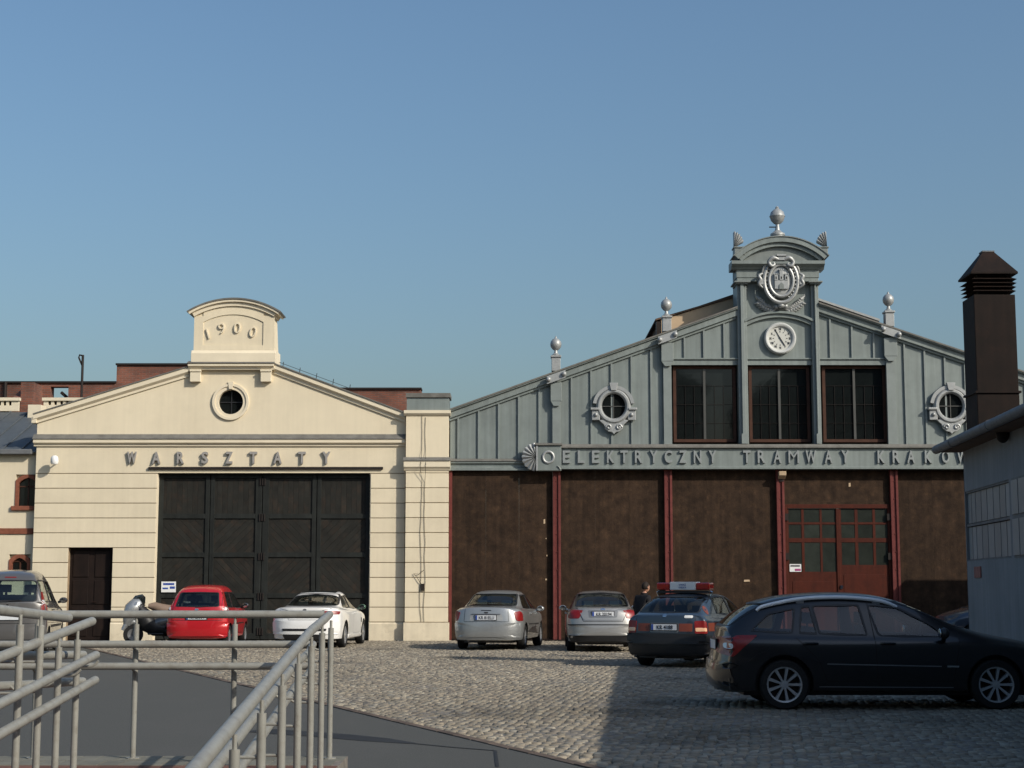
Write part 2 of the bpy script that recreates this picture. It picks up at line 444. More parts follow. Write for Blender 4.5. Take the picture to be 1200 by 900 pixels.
# setts: real stones laid in rough courses, each with its own height, tilt and colour
def setts():
    rng = np.random.default_rng(3)
    cx, cy = [], []
    y = 10.0
    row = 0
    while y < 48.0:
        x0 = kerb_x(y) + .13
        x1 = min(5.5 + (y - 12) * .36, 15)
        n = int((x1 - x0) / .108)
        xs = x0 + (np.arange(n) + .5 * (row % 2)) * .108 + rng.normal(0, .014, n)
        bow = .05 * np.sin(xs * .9 + row * .02) + .035 * np.sin(xs * 2.3 + y * 1.1) + .025 * np.sin(xs * 5.1 - y * 2.7)
        cx.append(xs); cy.append(np.full(n, y) + bow + rng.normal(0, .016, n))
        y += .094; row += 1
    cx = np.concatenate(cx); cy = np.concatenate(cy); n = len(cx)
    hw = rng.uniform(.046, .055, n); hd = rng.uniform(.039, .048, n)
    und = .010 * np.sin(cx * 1.7 + .6 * np.sin(cy * .8)) * np.cos(cy * 1.25 + cx * .4)
    h = und + rng.normal(.0, .0048, n)
    tx = rng.normal(0, .08, n); ty = rng.normal(0, .08, n)
    rot = rng.normal(0, .14, n); cr2, sr2 = np.cos(rot), np.sin(rot)
    V = np.zeros((n, 8, 3))
    sg = np.array([(-1, -1), (1, -1), (1, 1), (-1, 1)])
    for k, (a, b) in enumerate(sg):
        jx = rng.uniform(.9, 1.08, n); jy = rng.uniform(.9, 1.08, n)
        V[:, k, 0] = cx + a * hw * jx; V[:, k, 1] = cy + b * hd * jy; V[:, k, 2] = -.03
        V[:, k + 4, 0] = cx + a * hw * .80 * jx; V[:, k + 4, 1] = cy + b * hd * .76 * jy
        V[:, k + 4, 2] = h + a * hw * tx + b * hd * ty
        # sides rise nearly straight then round over
    V[:, :4, 2] = (h - .016)[:, None]
    dx, dy = V[:, :, 0] - cx[:, None], V[:, :, 1] - cy[:, None]
    V[:, :, 0] = cx[:, None] + dx * cr2[:, None] - dy * sr2[:, None]; V[:, :, 1] = cy[:, None] + dx * sr2[:, None] + dy * cr2[:, None]
    B = V[:, :4].copy(); B[:, :, 2] = -.04
    V = np.concatenate([V, B], axis=1)                  # 12 verts: 0-3 shoulder, 4-7 top, 8-11 foot
    q = [(4, 5, 6, 7)] + [(k, (k + 1) % 4, 4 + (k + 1) % 4, 4 + k) for k in range(4)] + [(8 + k, 8 + (k + 1) % 4, (k + 1) % 4, k) for k in range(4)]
    F = (np.array(q)[None] + (np.arange(n) * 12)[:, None, None]).reshape(-1, 4)
    me = bpy.data.meshes.new('cobble_setts')
    me.vertices.add(n * 12); me.vertices.foreach_set('co', V.reshape(-1))
    me.loops.add(F.size); me.loops.foreach_set('vertex_index', F.reshape(-1).astype(np.int32))
    me.polygons.add(len(F)); me.polygons.foreach_set('loop_start', (np.arange(len(F)) * 4).astype(np.int32))
    me.polygons.foreach_set('loop_total', np.full(len(F), 4, dtype=np.int32))
    me.update(calc_edges=True)
    at = me.attributes.new('col', 'FLOAT_COLOR', 'POINT')
    pal = np.array([(.34, .30, .25), (.28, .25, .21), (.39, .355, .30), (.25, .22, .19), (.295, .265, .225), (.40, .37, .32)])
    c = pal[rng.choice(6, n, p=[.26, .22, .10, .18, .18, .06])] * rng.uniform(.86, 1.04, n)[:, None]
    patch = 1 + .10 * np.sin(cx * .55 + 1) * np.cos(cy * .43)
    c = c * patch[:, None]
    for _k in range(16):                                # oil spots and dirty hollows
        sx, sy, sr = rng.uniform(-4, 6), rng.uniform(14, 42), rng.uniform(.25, .9)
        c *= (1 - .38 * np.exp(-(((cx - sx) / sr) ** 2 + ((cy - sy) / sr) ** 2)))[:, None]
    c *= np.array([.84, .82, .75])
    C = np.ones((n, 12, 4)); C[:, :, :3] = c[:, None, :]
    at.data.foreach_set('color', C.reshape(-1))
    me.materials.append(M_sett)
    o = bpy.data.objects.new('cobble_setts', me); COL.objects.link(o)
    o['kind'] = 'stuff'; o['label'] = 'uneven grey brown cobbled yard in front of the two halls'; o['category'] = 'paving'
setts()

# concrete platform and ramps that carry the railings
PX0, PX1, PY0, PY1, PZ = -9.0, -1.25, 11.70, 12.60, .262
plat = structure('platform', MB().box(PX0, PX1, PY0, PY1, -.6, PZ - .004).box(-2.72, PX1, 11.5, PY0 - .003, -.6, PZ - .06), M_bed)
pv = MB().box(-.0725, .0725, -.157, .157, -.05, 0).mesh('paver'); pvr = MB().box(-.0745, .0745, -.10, .10, -.05, 0).mesh('paver')
x = PX1 - .078
while x > -5.2:
    o = link('paver', pv, M_paver, plat, (x, 12.43, PZ + random.uniform(-.002, .002)))
    o = link('paver', pv, M_paver, plat, (x - .05, 12.105, PZ + random.uniform(-.002, .002)))
    o = link('paver', pvr, M_paver_r, plat, (x, 11.82, PZ + random.uniform(-.002, .002)))
    x -= .154
def ramp(name, x0, x1, ya, za, yb, zb):
    return structure(name, MB().prism_x([(ya, za), (yb, zb), (yb, -.61), (ya, -.61)], x0, x1), M_paver_r)
ramp('ramp', -2.72, -1.25, 11.497, PZ, 1.0, PZ - .065 * 10.5)
ramp('ramp', -4.6, -2.86, 11.697, PZ, 1.0, PZ + .045 * 11)

# ------------------------------------------------------------------ railings
def bend(pts, n=6, r=.12):
    pts = [Vector(p) for p in pts]; out = [pts[0]]
    for i in range(1, len(pts) - 1):
        a, b, c = pts[i - 1], pts[i], pts[i + 1]
        d1 = (a - b); d2 = (c - b); rr = min(r, d1.length * .45, d2.length * .45)
        p0 = b + d1.normalized() * rr; p1 = b + d2.normalized() * rr
        for k in range(n + 1):
            t = k / n; out.append(p0 * (1 - t) ** 2 + b * 2 * t * (1 - t) + p1 * t * t)
    out.append(pts[-1]); return out
def railing(root, name, pts, r=.0295):
    return part(name, MB().tube(bend(pts), r, 16), M_rail, root, smooth=True)
def post(root, x, y, z0, z1, r=.0215):
    p = part('post', MB().tube([(x, y, z0), (x, y, z1 - .045)], r, 14), M_rail, root, smooth=True)
    part('post_pin', MB().tube([(x, y, z1 - .046), (x, y, z1 + .012)], .010, 8), M_rail, p, smooth=True)
    part('base_plate', MB().prism_z([(x + .05 * math.cos(PI * k / 6), y + .05 * math.sin(PI * k / 6)) for k in range(12)], z0 - .002, z0 + .008), M_rail, p)
    return p
def bracket(root, x, y, z, dx, dy):
    part('bracket', MB().tube(bend([(x, y, z - .035), (x + dx * .75, y + dy * .75, z - .035), (x + dx, y + dy, z)], r=.04), .008, 8), M_rail, root, smooth=True)
# straight railing across the back of the platform
YA = 12.4
ra = thing('railing', 'grey tubular railing of three level rails crossing in front of the parked cars', 'railing', (-2.6, YA, PZ), 'tubular railings along the ramp')
zA = [gz(720, YA), gz(754.5, YA), gz(780, YA)]
xr = gx(383, 722, YA)
railing(ra, 'top_rail', [(gx(62, 720, YA), YA, zA[0]), (xr - .02, YA, zA[0])])
for zz in zA[1:]: railing(ra, 'lower_rail', [(-6.2, YA - .10, zz), (gx(372, 754, YA) - .02, YA - .10, zz)], .027)
for px in (42, 158, 274, 388):
    xx = gx(px, 800, YA)
    if px == 388: continue
    p = post(ra, xx, YA, PZ, zA[0] - .028)
    for zz in zA[1:]: bracket(p, xx, YA, zz, 0, -.10)
for xx in (-4.4, -5.2, -6.0): post(ra, xx, YA, PZ, zA[0] - .028)
# right railing, falling with the ramp towards the viewer
rc = thing('railing', 'grey tubular railing at centre left sloping down towards the viewer with seven close posts', 'railing', (-1.2, 9, 0), 'tubular railings along the ramp')
def zc(Y): return .955 + (Y - 6.4) * .0635 if Y < 11.0 else min(1.305, .955 + 4.6 * .0635 + (Y - 11.0) * .045)
def xc(Y): return -1.369 + .0493 * (12.4 - Y)
railing(rc, 'top_rail', [(xc(2.4) - .03, 2.4, zc(2.4) + .03), (xc(6.4) - .025, 6.4, zc(6.4) + .032), (xc(10.6) - .02, 10.6, zc(10.6) + .034), (xc(11.6) - .0, 11.6, zc(11.6) + .035), (xr + .02, YA, zA[0])])
for dz, rr in ((.235, .027), (.39, .027)):
    railing(rc, 'lower_rail', [(xc(2.4) - .15, 2.4, zc(2.4) - dz + .03), (xc(10.9) - .14, 10.9, zc(10.9) - dz + .03), (xc(11.9) - .13, 11.9, (zc(11.9) - dz + .01)), (gx(372, 754, YA) - .02, YA - .10, zA[1] if dz < .3 else zA[2])], rr)
for k in range(0, 10):
    yy = 12.4 - k
    zt = min(zc(yy), 1.275)
    zb_ = PZ if k < 1 else PZ - .065 * max(0, 11.497 - yy)
    p = post(rc, xc(yy), yy, zb_, zt)
    for dz in (.235, .39): bracket(p, xc(yy), yy, zc(yy) - dz + .03, -.145, 0)
# left railings on the centre line between the falling and the rising ramp
XB = -2.80
rb = thing('railing', 'grey tubular railing at far left with three open ended rails falling towards the viewer', 'railing', (XB, 10, 0), 'tubular railings along the ramp')
def zb(Y): return 1.308 - (11.0 - Y) * .0785
railing(rb, 'top_rail', [(XB + .02, 3.0, zb(3.0)), (XB - .02, 11.0, zb(11.0))], .0295)
railing(rb, 'lower_rail', [(XB + .17, 3.0, .929 - 5.36 * .078), (XB + .17, 8.36, .929), (-2.69, 10.62, 1.10)], .027)
railing(rb, 'lower_rail', [(XB + .17, 3.0, .773 - 5.36 * .078), (XB + .17, 8.36, .773), (-2.69, 10.62, .94)], .027)
for px, pyb in ((70, 741), (91.5, 741)):
    Y_ = XB * 1920 / (px - 600); p = post(rb, XB, Y_, PZ - .06, zb(Y_) - .03)
    bracket(p, XB, Y_, zb(Y_) - .21, .14, 0)
rd = thing('railing', 'grey railing at far left whose top rail rises towards the viewer', 'railing', (XB - .1, 10, 0), 'tubular railings along the ramp')
def zd(Y): return 1.335 + (10.8 - Y) * .043
XD = -2.87
railing(rd, 'top_rail', [(XD + .12, 3.0, zd(3.0)), (XD + .06, 8.0, zd(8.0)), (gx(80, 725, 10.8), 10.8, zd(10.8))], .0305)
for dz in (.25, .425): railing(rd, 'lower_rail', [(XD - .17, 3.0, zd(3.0) - dz), (XD - .12, 10.0, zd(10) - dz), (gx(98, 766, 10.62) - .10, 11.0, zd(11.0) - dz + .01)], .027)
for px in (24, 48):
    Y_ = XB * 1920 / (px - 600); p = post(rd, XB, Y_, PZ - .06, zd(Y_) - .03)
    for dz in (.25, .425): bracket(p, XB, Y_, zd(Y_) - dz, -.17, 0)

# ------------------------------------------------------------------ cream workshop building (left)
def bx(x0, x1, y0, y1, z0, z1): return MB().box(x0, x1, y0, y1, z0, z1)
wb = thing('workshop_building', 'cream stuccoed workshop hall with stepped gable, round window and WARSZTATY lettering', 'building', (X(250), FY, 0))
xL, xR = X(40), X(474.5)
gL, gR, gT = X(183), X(434), Z(550)
dL, dR, dT = X(81.5), X(133.5), Z(641)
WT = .34
zf0, zf1 = Z(523), Z(510)
eaveL, eaveR = Z(489), Z(486)
pedL, pedR, pedZ = X(222, 428), X(322, 428), Z(432)
# backing wall with its two openings, body behind
wall = MB()
wall.box(xL, dL, FY + .03, FY + WT, 0, gT + .07).box(dL, dR, FY + .03, FY + WT, dT, gT + .07).box(dR, gL, FY + .03, FY + WT, 0, gT + .07)
wall.box(gR, xR, FY + .03, FY + WT, 0, gT + .07).box(gL, gR, FY + .03, FY + WT, gT, gT + .07)
wall.box(xL, xR, FY + .03, FY + WT, gT + .07, zf0)
wb_wall = part('wall', wall, M_groove, wb)
part('side_wall', MB().box(xL, xL + .3, FY + WT, FY + 24, 0, eaveL - .3).box(xR - .3, xR, FY + WT, FY + 24, 0, eaveR - .3), M_cream, wb)
part('floor', bx(xL + .3, xR - .3, FY + WT, FY + 24, .0, .02), M_steel, wb)
# gable wall with a round opening
ocx, ocz, ocr = X(270.5, 470), Z(471), .375
def wall_with_hole(outer, cx, cz, r, y0, y1, n=40):
    mb = MB(); ring = []
    per = []
    for i in range(n):
        a = 2 * PI * i / n; d = Vector((math.cos(a), math.sin(a))); best = None
        for k in range(len(outer)):
            p = Vector(outer[k]); q = Vector(outer[(k + 1) % len(outer)]); e = q - p
            den = d.x * e.y - d.y * e.x
            if abs(den) < 1e-9: continue
            w = p - Vector((cx, cz)); t = (w.x * e.y - w.y * e.x) / den; s = (w.x * d.y - w.y * d.x) / den
            if t > 0 and -1e-6 <= s <= 1 + 1e-6 and (best is None or t < best[0]): best = (t, k)
        per.append((best[0], best[1], a))
    for i in range(n):
        t0, k0, a0 = per[i]; t1, k1, a1 = per[(i + 1) % n]
        c = Vector((cx, cz)); d0 = Vector((math.cos(a0), math.sin(a0))); d1 = Vector((math.cos(a1), math.sin(a1)))
        mid = []
        k = k0
        while k != k1:
            k = (k + 1) % len(outer); mid.append(tuple(outer[k]))
            if len(mid) > len(outer): break
        P = [tuple(c + d0 * r), tuple(c + d0 * t0)] + mid + [tuple(c + d1 * t1), tuple(c + d1 * r)]
        m = len(P)
        mb.add([(p[0], y0, p[1]) for p in P] + [(p[0], y1, p[1]) for p in P], [tuple(range(m)), tuple(range(2 * m - 1, m - 1, -1)), (0, m - 1, 2 * m - 1, m)] + [(j, j + 1, m + j + 1, m + j) for j in range(1, m - 2)])
    return mb
outer = [(xL, zf1), (xR, zf1), (xR, eaveR - .05), (pedR, Z(430)), (pedL, Z(433)), (xL, eaveL - .05)]
part('gable_wall', wall_with_hole(outer, ocx, ocz, ocr, FY, FY + WT), M_cream, wb)
# rusticated courses
cz = [729] + [729 - 17.42 * k for k in range(1, 11)]
cz = [Z(p) for p in cz]
G = .010
def course(x0, x1, z0, z1, y=FY): part('stucco_course', bx(x0, x1, y - .0, FY + .029, z0 + G, z1 - G), M_cream, wb, bevel=.008)
levels = list(zip(cz[:-1], cz[1:]))
for z0, z1 in levels:
    if z1 < dT + .1 and z0 < dT - .1: course(xL, dL, z0, z1); course(dR, gL, z0, z1)
    elif z0 < dT - .05: course(xL, dL, z0, z1); course(dR, gL, z0, z1); course(dL + .001, dR - .001, dT, z1)
    else: course(xL, gL, z0, z1)
    course(gR, xR, z0, z1)
part('frieze', bx(xL, xR, FY - .0, FY + .029, cz[-1] + G, zf0), M_cream, wb, bevel=.006)
for a, b in ((xL - .04, dL), (dR, gL), (gR, xR)): part('plinth', MB().prism_x([(FY - .05, 0), (FY - .05, cz[0] - .05), (FY - .01, cz[0] - G), (FY + .029, cz[0] - G), (FY + .029, 0)], a, b), M_plinth, wb)
# cornice between frieze and gable
part('cornice', MB().prism_x([(FY + .1, zf0), (FY - .05, zf0), (FY - .05, zf0 + .05), (FY - .13, zf0 + .10), (FY - .13, zf0 + .20), (FY + .1, zf0 + .20)], xL - .07, xR), M_cream2, wb)
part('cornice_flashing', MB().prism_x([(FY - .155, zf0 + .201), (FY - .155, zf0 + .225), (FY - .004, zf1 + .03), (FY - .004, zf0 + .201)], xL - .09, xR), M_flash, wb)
# raking mouldings
def rakes(a, b, name='raking_moulding'):
    part(name, MB().rake([(FY - .001, -.27), (FY - .05, -.27), (FY - .05, -.20), (FY - .14, -.13), (FY - .14, 0), (FY - .001, 0)], a, b), M_cream2, wb)
    part('roof_edge', MB().rake([(FY - .17, .003), (FY - .17, .04), (FY + 1.0, .04), (FY + 1.0, .003)], a, b), M_flash, wb)
rakes((xL - .1, Z(486.5)), (pedL - .0, Z(431)))
rakes((pedR + .0, Z(427.5)), (xR, Z(485)))
part('eave_return', bx(xL - .14, xL - .0005, FY - .12, FY + .6, Z(496), Z(489)), M_cream2, wb)
# pedestal of the gable tower
part('pedestal_cornice', MB().prism_x([(FY - .02, Z(434)), (FY - .14, Z(434)), (FY - .17, Z(431)), (FY - .24, Z(430)), (FY - .24, Z(427)), (FY - .02, Z(427))], pedL - .0, pedR + .0), M_cream2, wb)
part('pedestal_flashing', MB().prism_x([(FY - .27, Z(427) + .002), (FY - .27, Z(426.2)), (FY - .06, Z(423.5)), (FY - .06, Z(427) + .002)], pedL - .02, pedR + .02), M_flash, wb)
for c in (230, 312.5):
    xc_ = X(c, 440); cb = part('corbel', MB().box(xc_ - .155, xc_ + .155, FY - .17, FY - .001, Z(448), Z(436.5)).box(xc_ - .17, xc_ + .17, FY - .20, FY - .001, Z(436.4), Z(434)), M_cream2, wb, bevel=.01)
TF = FY - .09
tb0, tb1 = X(225, 415), X(324, 415)
part('tower_base', MB().prism_x([(TF - .07, Z(426.5)), (TF - .07, Z(414.5)), (TF - .0, Z(411)), (TF + .9, Z(411)), (TF + .9, Z(426.5))], tb0, tb1), M_cream2, wb, bevel=.01)
t0, t1 = X(228, 390), X(322, 390)
ccx, ccz, cr, ca = circ((X(222, 366), Z(367)), (X(275, 352), Z(352)), (X(328.5, 366), Z(367)))
n = 18
arcp = [(ccx + (cr - .13) * math.sin(a), ccz + (cr - .13) * math.cos(a)) for a in [ca * .88 * (1 - 2 * i / n) for i in range(n + 1)]]
part('tower_wall', MB().prism([(t0, Z(411))] + [(t1, Z(411))] + [(min(t1, p[0]), p[1]) for p in arcp if p[0] <= t1 and p[0] >= t0] , TF + .03, TF + .9), M_cream, wb)
# frame around the sunk date panel
pn0, pn1, pz0 = X(238.5, 395), X(309, 395), Z(405)
icx, icz, icr, ica = circ((pn0, Z(378)), ((pn0 + pn1) / 2, Z(369)), (pn1, Z(378)))
fr = MB().box(t0, pn0, TF, TF + .029, Z(411), Z(371)).box(pn1, t1, TF, TF + .029, Z(411), Z(371)).box(pn0, pn1, TF, TF + .029, Z(411), pz0)
top = [(pn0, Z(378))] + [(icx + icr * math.sin(a), icz + icr * math.cos(a)) for a in [-ica + 2 * ica * i / 12 for i in range(13)]][1:-1] + [(pn1, Z(378))]
m_ = len(top)
for i in range(m_ - 1):
    (xa, za), (xb_, zb2) = top[i], top[i + 1]
    def up(xx): return ccz + math.sqrt(max(.01, (cr - .14) ** 2 - (xx - ccx) ** 2))
    fr.prism([(xa, za), (xb_, zb2), (xb_, up(xb_)), (xa, up(xa))], TF, TF + .029)
part('panel_frame', fr, M_cream, wb)
part('arched_moulding', MB().arc(ccx, ccz, cr - .19, cr - .07, PI / 2 - ca * .94, PI / 2 + ca * .94, TF - .05, TF + .9).arc(ccx, ccz, cr - .0695, cr, PI / 2 - ca, PI / 2 + ca, TF - .12, TF + .94), M_cream2, wb)
part('arched_flashing', MB().arc(ccx, ccz, cr + .001, cr + .045, PI / 2 - ca - .01, PI / 2 + ca + .01, TF - .15, TF + .97), M_flash, wb)
for ch, px, py, rot in (('1', 245.8, 397.5, -.30), ('9', 261, 391.5, -.12), ('0', 278, 391, .08), ('0', 295.3, 395.5, .25)):
    letter('numeral', ch, M_cream2, wb, X(px, py), TF + .005, Z(py), Z(py - 13) - Z(py), .03, rot=rot, bold=-.004)
# round window
ow = part('round_window', MB().arc(ocx, ocz, .37, .47, 0, 2 * PI, FY - .03, FY + .20, 40).arc(ocx, ocz, .47, .545, 0, 2 * PI, FY - .065, FY - .0005, 40), M_cream2, wb, smooth=True)
part('keystone', MB().prism([(ocx - .05, ocz + .38), (ocx + .05, ocz + .38), (ocx + .08, ocz + .60), (ocx - .08, ocz + .60)], FY - .085, FY - .002), M_cream2, ow)
part('pane', MB().lathe([(.001, 0), (.369, 0), (.369, .02), (.001, .02)], (ocx, FY + .15, ocz), 32, 'y'), M_glass, ow)
part('glazing_bar', MB().box(ocx - .36, ocx + .36, FY + .12, FY + .149, ocz - .015, ocz + .015).box(ocx - .015, ocx + .015, FY + .122, FY + .148, ocz - .36, ocz + .36), M_black, ow)
# lettering
for i, ch in enumerate('WARSZTATY'):
    px = 155 + 28.45 * i
    letter('letter', ch, M_letter_w, wb, X(px, 543.5), FY - .05, Z(543.5), Z(530) - Z(544), .035, width=(11.2, 9.5, 8.3, 8, 8.3, 8.6, 9.3, 8.6, 9.6)[i] / 39.6, bold=.016)
# steel lintel, gate
part('lintel', bx(X(173), X(448.5), FY - .07, FY + .25, gT - .0, gT + .068), M_steel, wb)
gate = part('gate', MB().box(gL, gR, FY + .285, FY + .33, .03, gT - .002), M_gate, wb)
leafx = [X(p) for p in (183.5, 244.5, 306, 370, 434)]
rows = [Z(p) for p in (746, 698, 650, 604.5, 557)]
FRM = MB()
for i in range(5):
    w = .11 if i in (0, 4) else (.20 if i == 2 else .135)
    xx = leafx[i]
    if i == 0: FRM.box(xx, xx + .15, FY + .20, FY + .284, .03, gT - .002)
    elif i == 4: FRM.box(xx - .15, xx, FY + .20, FY + .284, .03, gT - .002)
    else: FRM.box(xx - w, xx - .012, FY + .20, FY + .284, .03, gT - .002).box(xx + .012, xx + w, FY + .20, FY + .284, .03, gT - .002)
part('gate_frame', FRM, M_gate, gate, bevel=.006)
RL = MB()
for i in range(4):
    a = leafx[i] + (.15 if i == 0 else (.20 if i == 2 else .135)); b = leafx[i + 1] - (.15 if i == 3 else (.20 if i == 1 else .135))
    for j, zz in enumerate(rows):
        hh = .07 if j not in (0,) else .09
        RL.box(a, b, FY + .205, FY + .284, max(.03, zz - hh), min(zz + hh, gT - .01))
part('gate_rail', RL, M_gate, gate, bevel=.006)
def clip_board(c, d, hw, box):
    """board along direction d through c, clipped to box"""
    n_ = Vector((-d.y, d.x)); L_ = 4
    P = [c + d * -L_ + n_ * -hw, c + d * L_ + n_ * -hw, c + d * L_ + n_ * hw, c + d * -L_ + n_ * hw]
    x0, x1, z0, z1 = box
    for ax, lim, sgn in ((0, x0, 1), (0, x1, -1), (1, z0, 1), (1, z1, -1)):
        out = []
        for k in range(len(P)):
            a, b = P[k], P[(k + 1) % len(P)]; da, db = (a[ax] - lim) * sgn, (b[ax] - lim) * sgn
            if da >= 0: out.append(a)
            if (da >= 0) != (db >= 0): out.append(a + (b - a) * (da / (da - db)))
        P = out
        if len(P) < 3: return None
    return [(p.x, p.y) for p in P]
for i in range(4):
    a = leafx[i] + (.15 if i == 0 else (.20 if i == 2 else .135)); b = leafx[i + 1] - (.15 if i == 3 else (.20 if i == 1 else .135))
    for j in range(4):
        z0 = rows[j] + (.09 if j == 0 else .07); z1 = rows[j + 1] - .07
        if j == 3: d = Vector((0, 1))
        else: d = Vector((1 if (i + j) % 2 else -1, 1)).normalized()
        n_ = Vector((-d.y, d.x)); c0 = Vector(((a + b) / 2, (z0 + z1) / 2))
        step = .155
        for k in range(-9, 10):
            P = clip_board(c0 + n_ * step * k, d, step / 2 - .002, (a, b, z0, z1))
            if P: part('board', MB().prism(P, FY + .245 + random.uniform(-.0012, .0012), FY + .284), M_gateboard, gate)
for py in (564, 606, 652, 699, 740):
    for dx in (-.07, .0, .07): part('hinge', MB().box(X(306) + dx - .018, X(306) + dx + .018, FY + .165, FY + .199, Z(py) - .11, Z(py) + .11), M_steel, gate, bevel=.006)
pl = part('notice', bx(X(190), X(207), FY + .16, FY + .17, Z(694), Z(681.5)), M_white, gate)
for k, (a, b, c, d) in enumerate(((192, 205, 685.6, 683.2), (191.5, 198, 690.5, 688.5), (200, 206, 690, 687.2))): part('print', bx(X(a), X(b), FY + .157, FY + .1599, Z(c), Z(d)), M_plateblue, pl)
part('reveal', MB().box(gL - .0, gL + .02, FY + .03, FY + .199, 0, gT - .01).box(gR - .02, gR, FY + .03, FY + .199, 0, gT - .01), M_cream2, wb)
# small door
dr = part('door', bx(dL, dR, FY + .24, FY + .30, .02, dT), M_darkdoor, wb)
xm = (dL + dR) / 2
for a, b in ((dL + .02, xm - .01), (xm + .01, dR - .02)):
    for z0, z1 in ((.12, .95), (1.05, 1.75), (1.85, dT - .1)): part('door_panel', bx(a + .08, b - .08, FY + .215, FY + .239, z0, z1), M_darkdoor, dr, bevel=.015)
part('handle', MB().tube([(xm + .06, FY + .21, 1.10), (xm + .06, FY + .17, 1.12), (xm + .18, FY + .17, 1.12)], .012, 8), M_rust, dr)
part('door_transom', bx(dL, dR, FY + .20, FY + .239, dT - .06, dT - .002), M_darkdoor, dr)
# lamp on the wall
lx, lz = X(67.5, 540), Z(541)
lmp = part('wall_lamp', MB().tube([(lx, FY + .0, lz - .03), (lx, FY - .22, lz - .03), (lx, FY - .30, lz + .02)], .02, 8), M_white, wb, smooth=True)
part('lamp_shade', MB().lathe([(.001, .16), (.05, .155), (.10, .11), (.115, .04), (.115, -.06), (.09, -.10), (.001, -.10)], (lx, FY - .32, lz + .0), 18), M_white, lmp, smooth=True)
# pilaster at the joint of the two halls
p0, p1, PF = X(475.5), X(526), FY - .24
pil = part('pilaster', MB().box(p0 + .03, p1 - .03, PF + .03, FY + 1.0, 0, Z(484)), M_groove, wb)
for z0, z1 in levels: part('stucco_course', bx(p0 + .005, p1 - .005, PF, FY + .29, z0 + G, z1 - G), M_cream, pil, bevel=.008)
part('shaft', bx(p0 + .005, p1 - .005, PF, FY + .29, cz[-1] + G, Z(488)), M_cream, pil)
part('plinth', bx(p0 - .03, p1 + .03, PF - .04, FY + .29, 0, cz[0] - G), M_plinth, pil, bevel=.01)
part('pilaster_band', MB().prism_x([(FY, Z(552)), (PF - .02, Z(552)), (PF - .05, Z(550)), (PF - .10, Z(548)), (PF - .10, Z(541)), (FY, Z(541))], p0 - .05, p1 + .04), M_cream2, pil)
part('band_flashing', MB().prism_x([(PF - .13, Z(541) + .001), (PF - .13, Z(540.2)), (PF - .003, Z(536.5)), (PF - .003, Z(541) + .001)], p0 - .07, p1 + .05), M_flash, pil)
part('pilaster_cornice', MB().prism_x([(FY + .6, Z(488)), (PF - .03, Z(488)), (PF - .09, Z(485.5)), (PF - .09, Z(482)), (FY + .6, Z(482))], p0 - .06, p1 + .05), M_cream2, pil)
part('cap_sheet', bx(p0 + .02, p1 + .0, PF - .03, FY + .6, Z(482) + .001, Z(467)), M_zinc, pil)
part('cap_lid', bx(p0 - .0, p1 + .04, PF - .08, FY + .65, Z(467) + .001, Z(462)), M_flash, pil)
# cables down the pilaster
rng = random.Random(5)
for px, top, bot in ((494, 488, 752), (498.5, 490, 750)):
    pts = []; q = top
    while q < bot: pts.append((X(px, 600) + rng.uniform(-.025, .025), PF - (.02 if not 534 < q < 556 else .15), Z(q))); q += rng.uniform(10, 22)
    part('cable', MB().tube(pts, .006, 6), M_steel, pil, smooth=True)
part('junction_box', bx(X(494.5), X(498.5), PF - .06, PF - .001, Z(692), Z(684)), M_steel, pil)
part('cable_loop', MB().tube([(X(497), PF - .04, Z(688)), (X(490), PF - .05, Z(677)), (X(486), PF - .04, Z(672)), (X(492), PF - .04, Z(673)), (X(498), PF - .04, Z(668))], .008, 6), M_steel, pil)
# roof behind the gable, with a snow guard on the right slope
rx_, rz_ = (pedL + pedR) / 2, Z(440)
roof = part('roof', MB().add([(xL - .2, FY + .9, eaveL - .35), (rx_, FY + .9, rz_), (rx_, FY + 24, rz_), (xL - .2, FY + 24, eaveL - .35), (xR + .1, FY + .9, eaveR - .28), (xR + .1, FY + 24, eaveR - .28)],
                      [(0, 1, 2, 3), (1, 4, 5, 2)]).box(xR + .1, p1, FY + 1.0, FY + 24, Z(500), Z(489)), M_slate, wb)
sg0, sg1 = (X(322, 424), Z(424.5)), (X(412, 455), Z(455))
gd = MB().tube([(sg0[0], FY + .6, sg0[1] + .10), (sg1[0], FY + .6, sg1[1] + .03)], .007, 6)
for k in range(5):
    t = .06 + k * .22; xx = sg0[0] + (sg1[0] - sg0[0]) * t; zz = sg0[1] + (sg1[1] - sg0[1]) * t; gd.tube([(xx - .02, FY + .6, zz - .30), (xx + .04, FY + .6, zz + .14)], .010, 6)
part('snow_guard', gd, M_steel, roof)
# ------------------------------------------------------------------ tramway depot hall (right), zinc gable above a steel frame
HX = X(912.5, 500)
dh = thing('depot_hall', 'tram depot hall with grey zinc gable, clock tower and rusty brown boarded front', 'building', (HX, FY, 0))
hL = X(527.5, 500)
hR = 2 * HX - hL + .4
def gable_z(x):                                           # top edge of the zinc gable, per side
    if x <= HX:
        a, b = (X(527, 482), Z(482)), (X(866, 361), Z(361))
    else:
        a, b = (X(960, 358), Z(358)), (X(1195, 437), Z(437))
    return a[1] + (b[1] - a[1]) * (x - a[0]) / (b[0] - a[0])
cT = Z(551.5)                                             # underside of the sign band
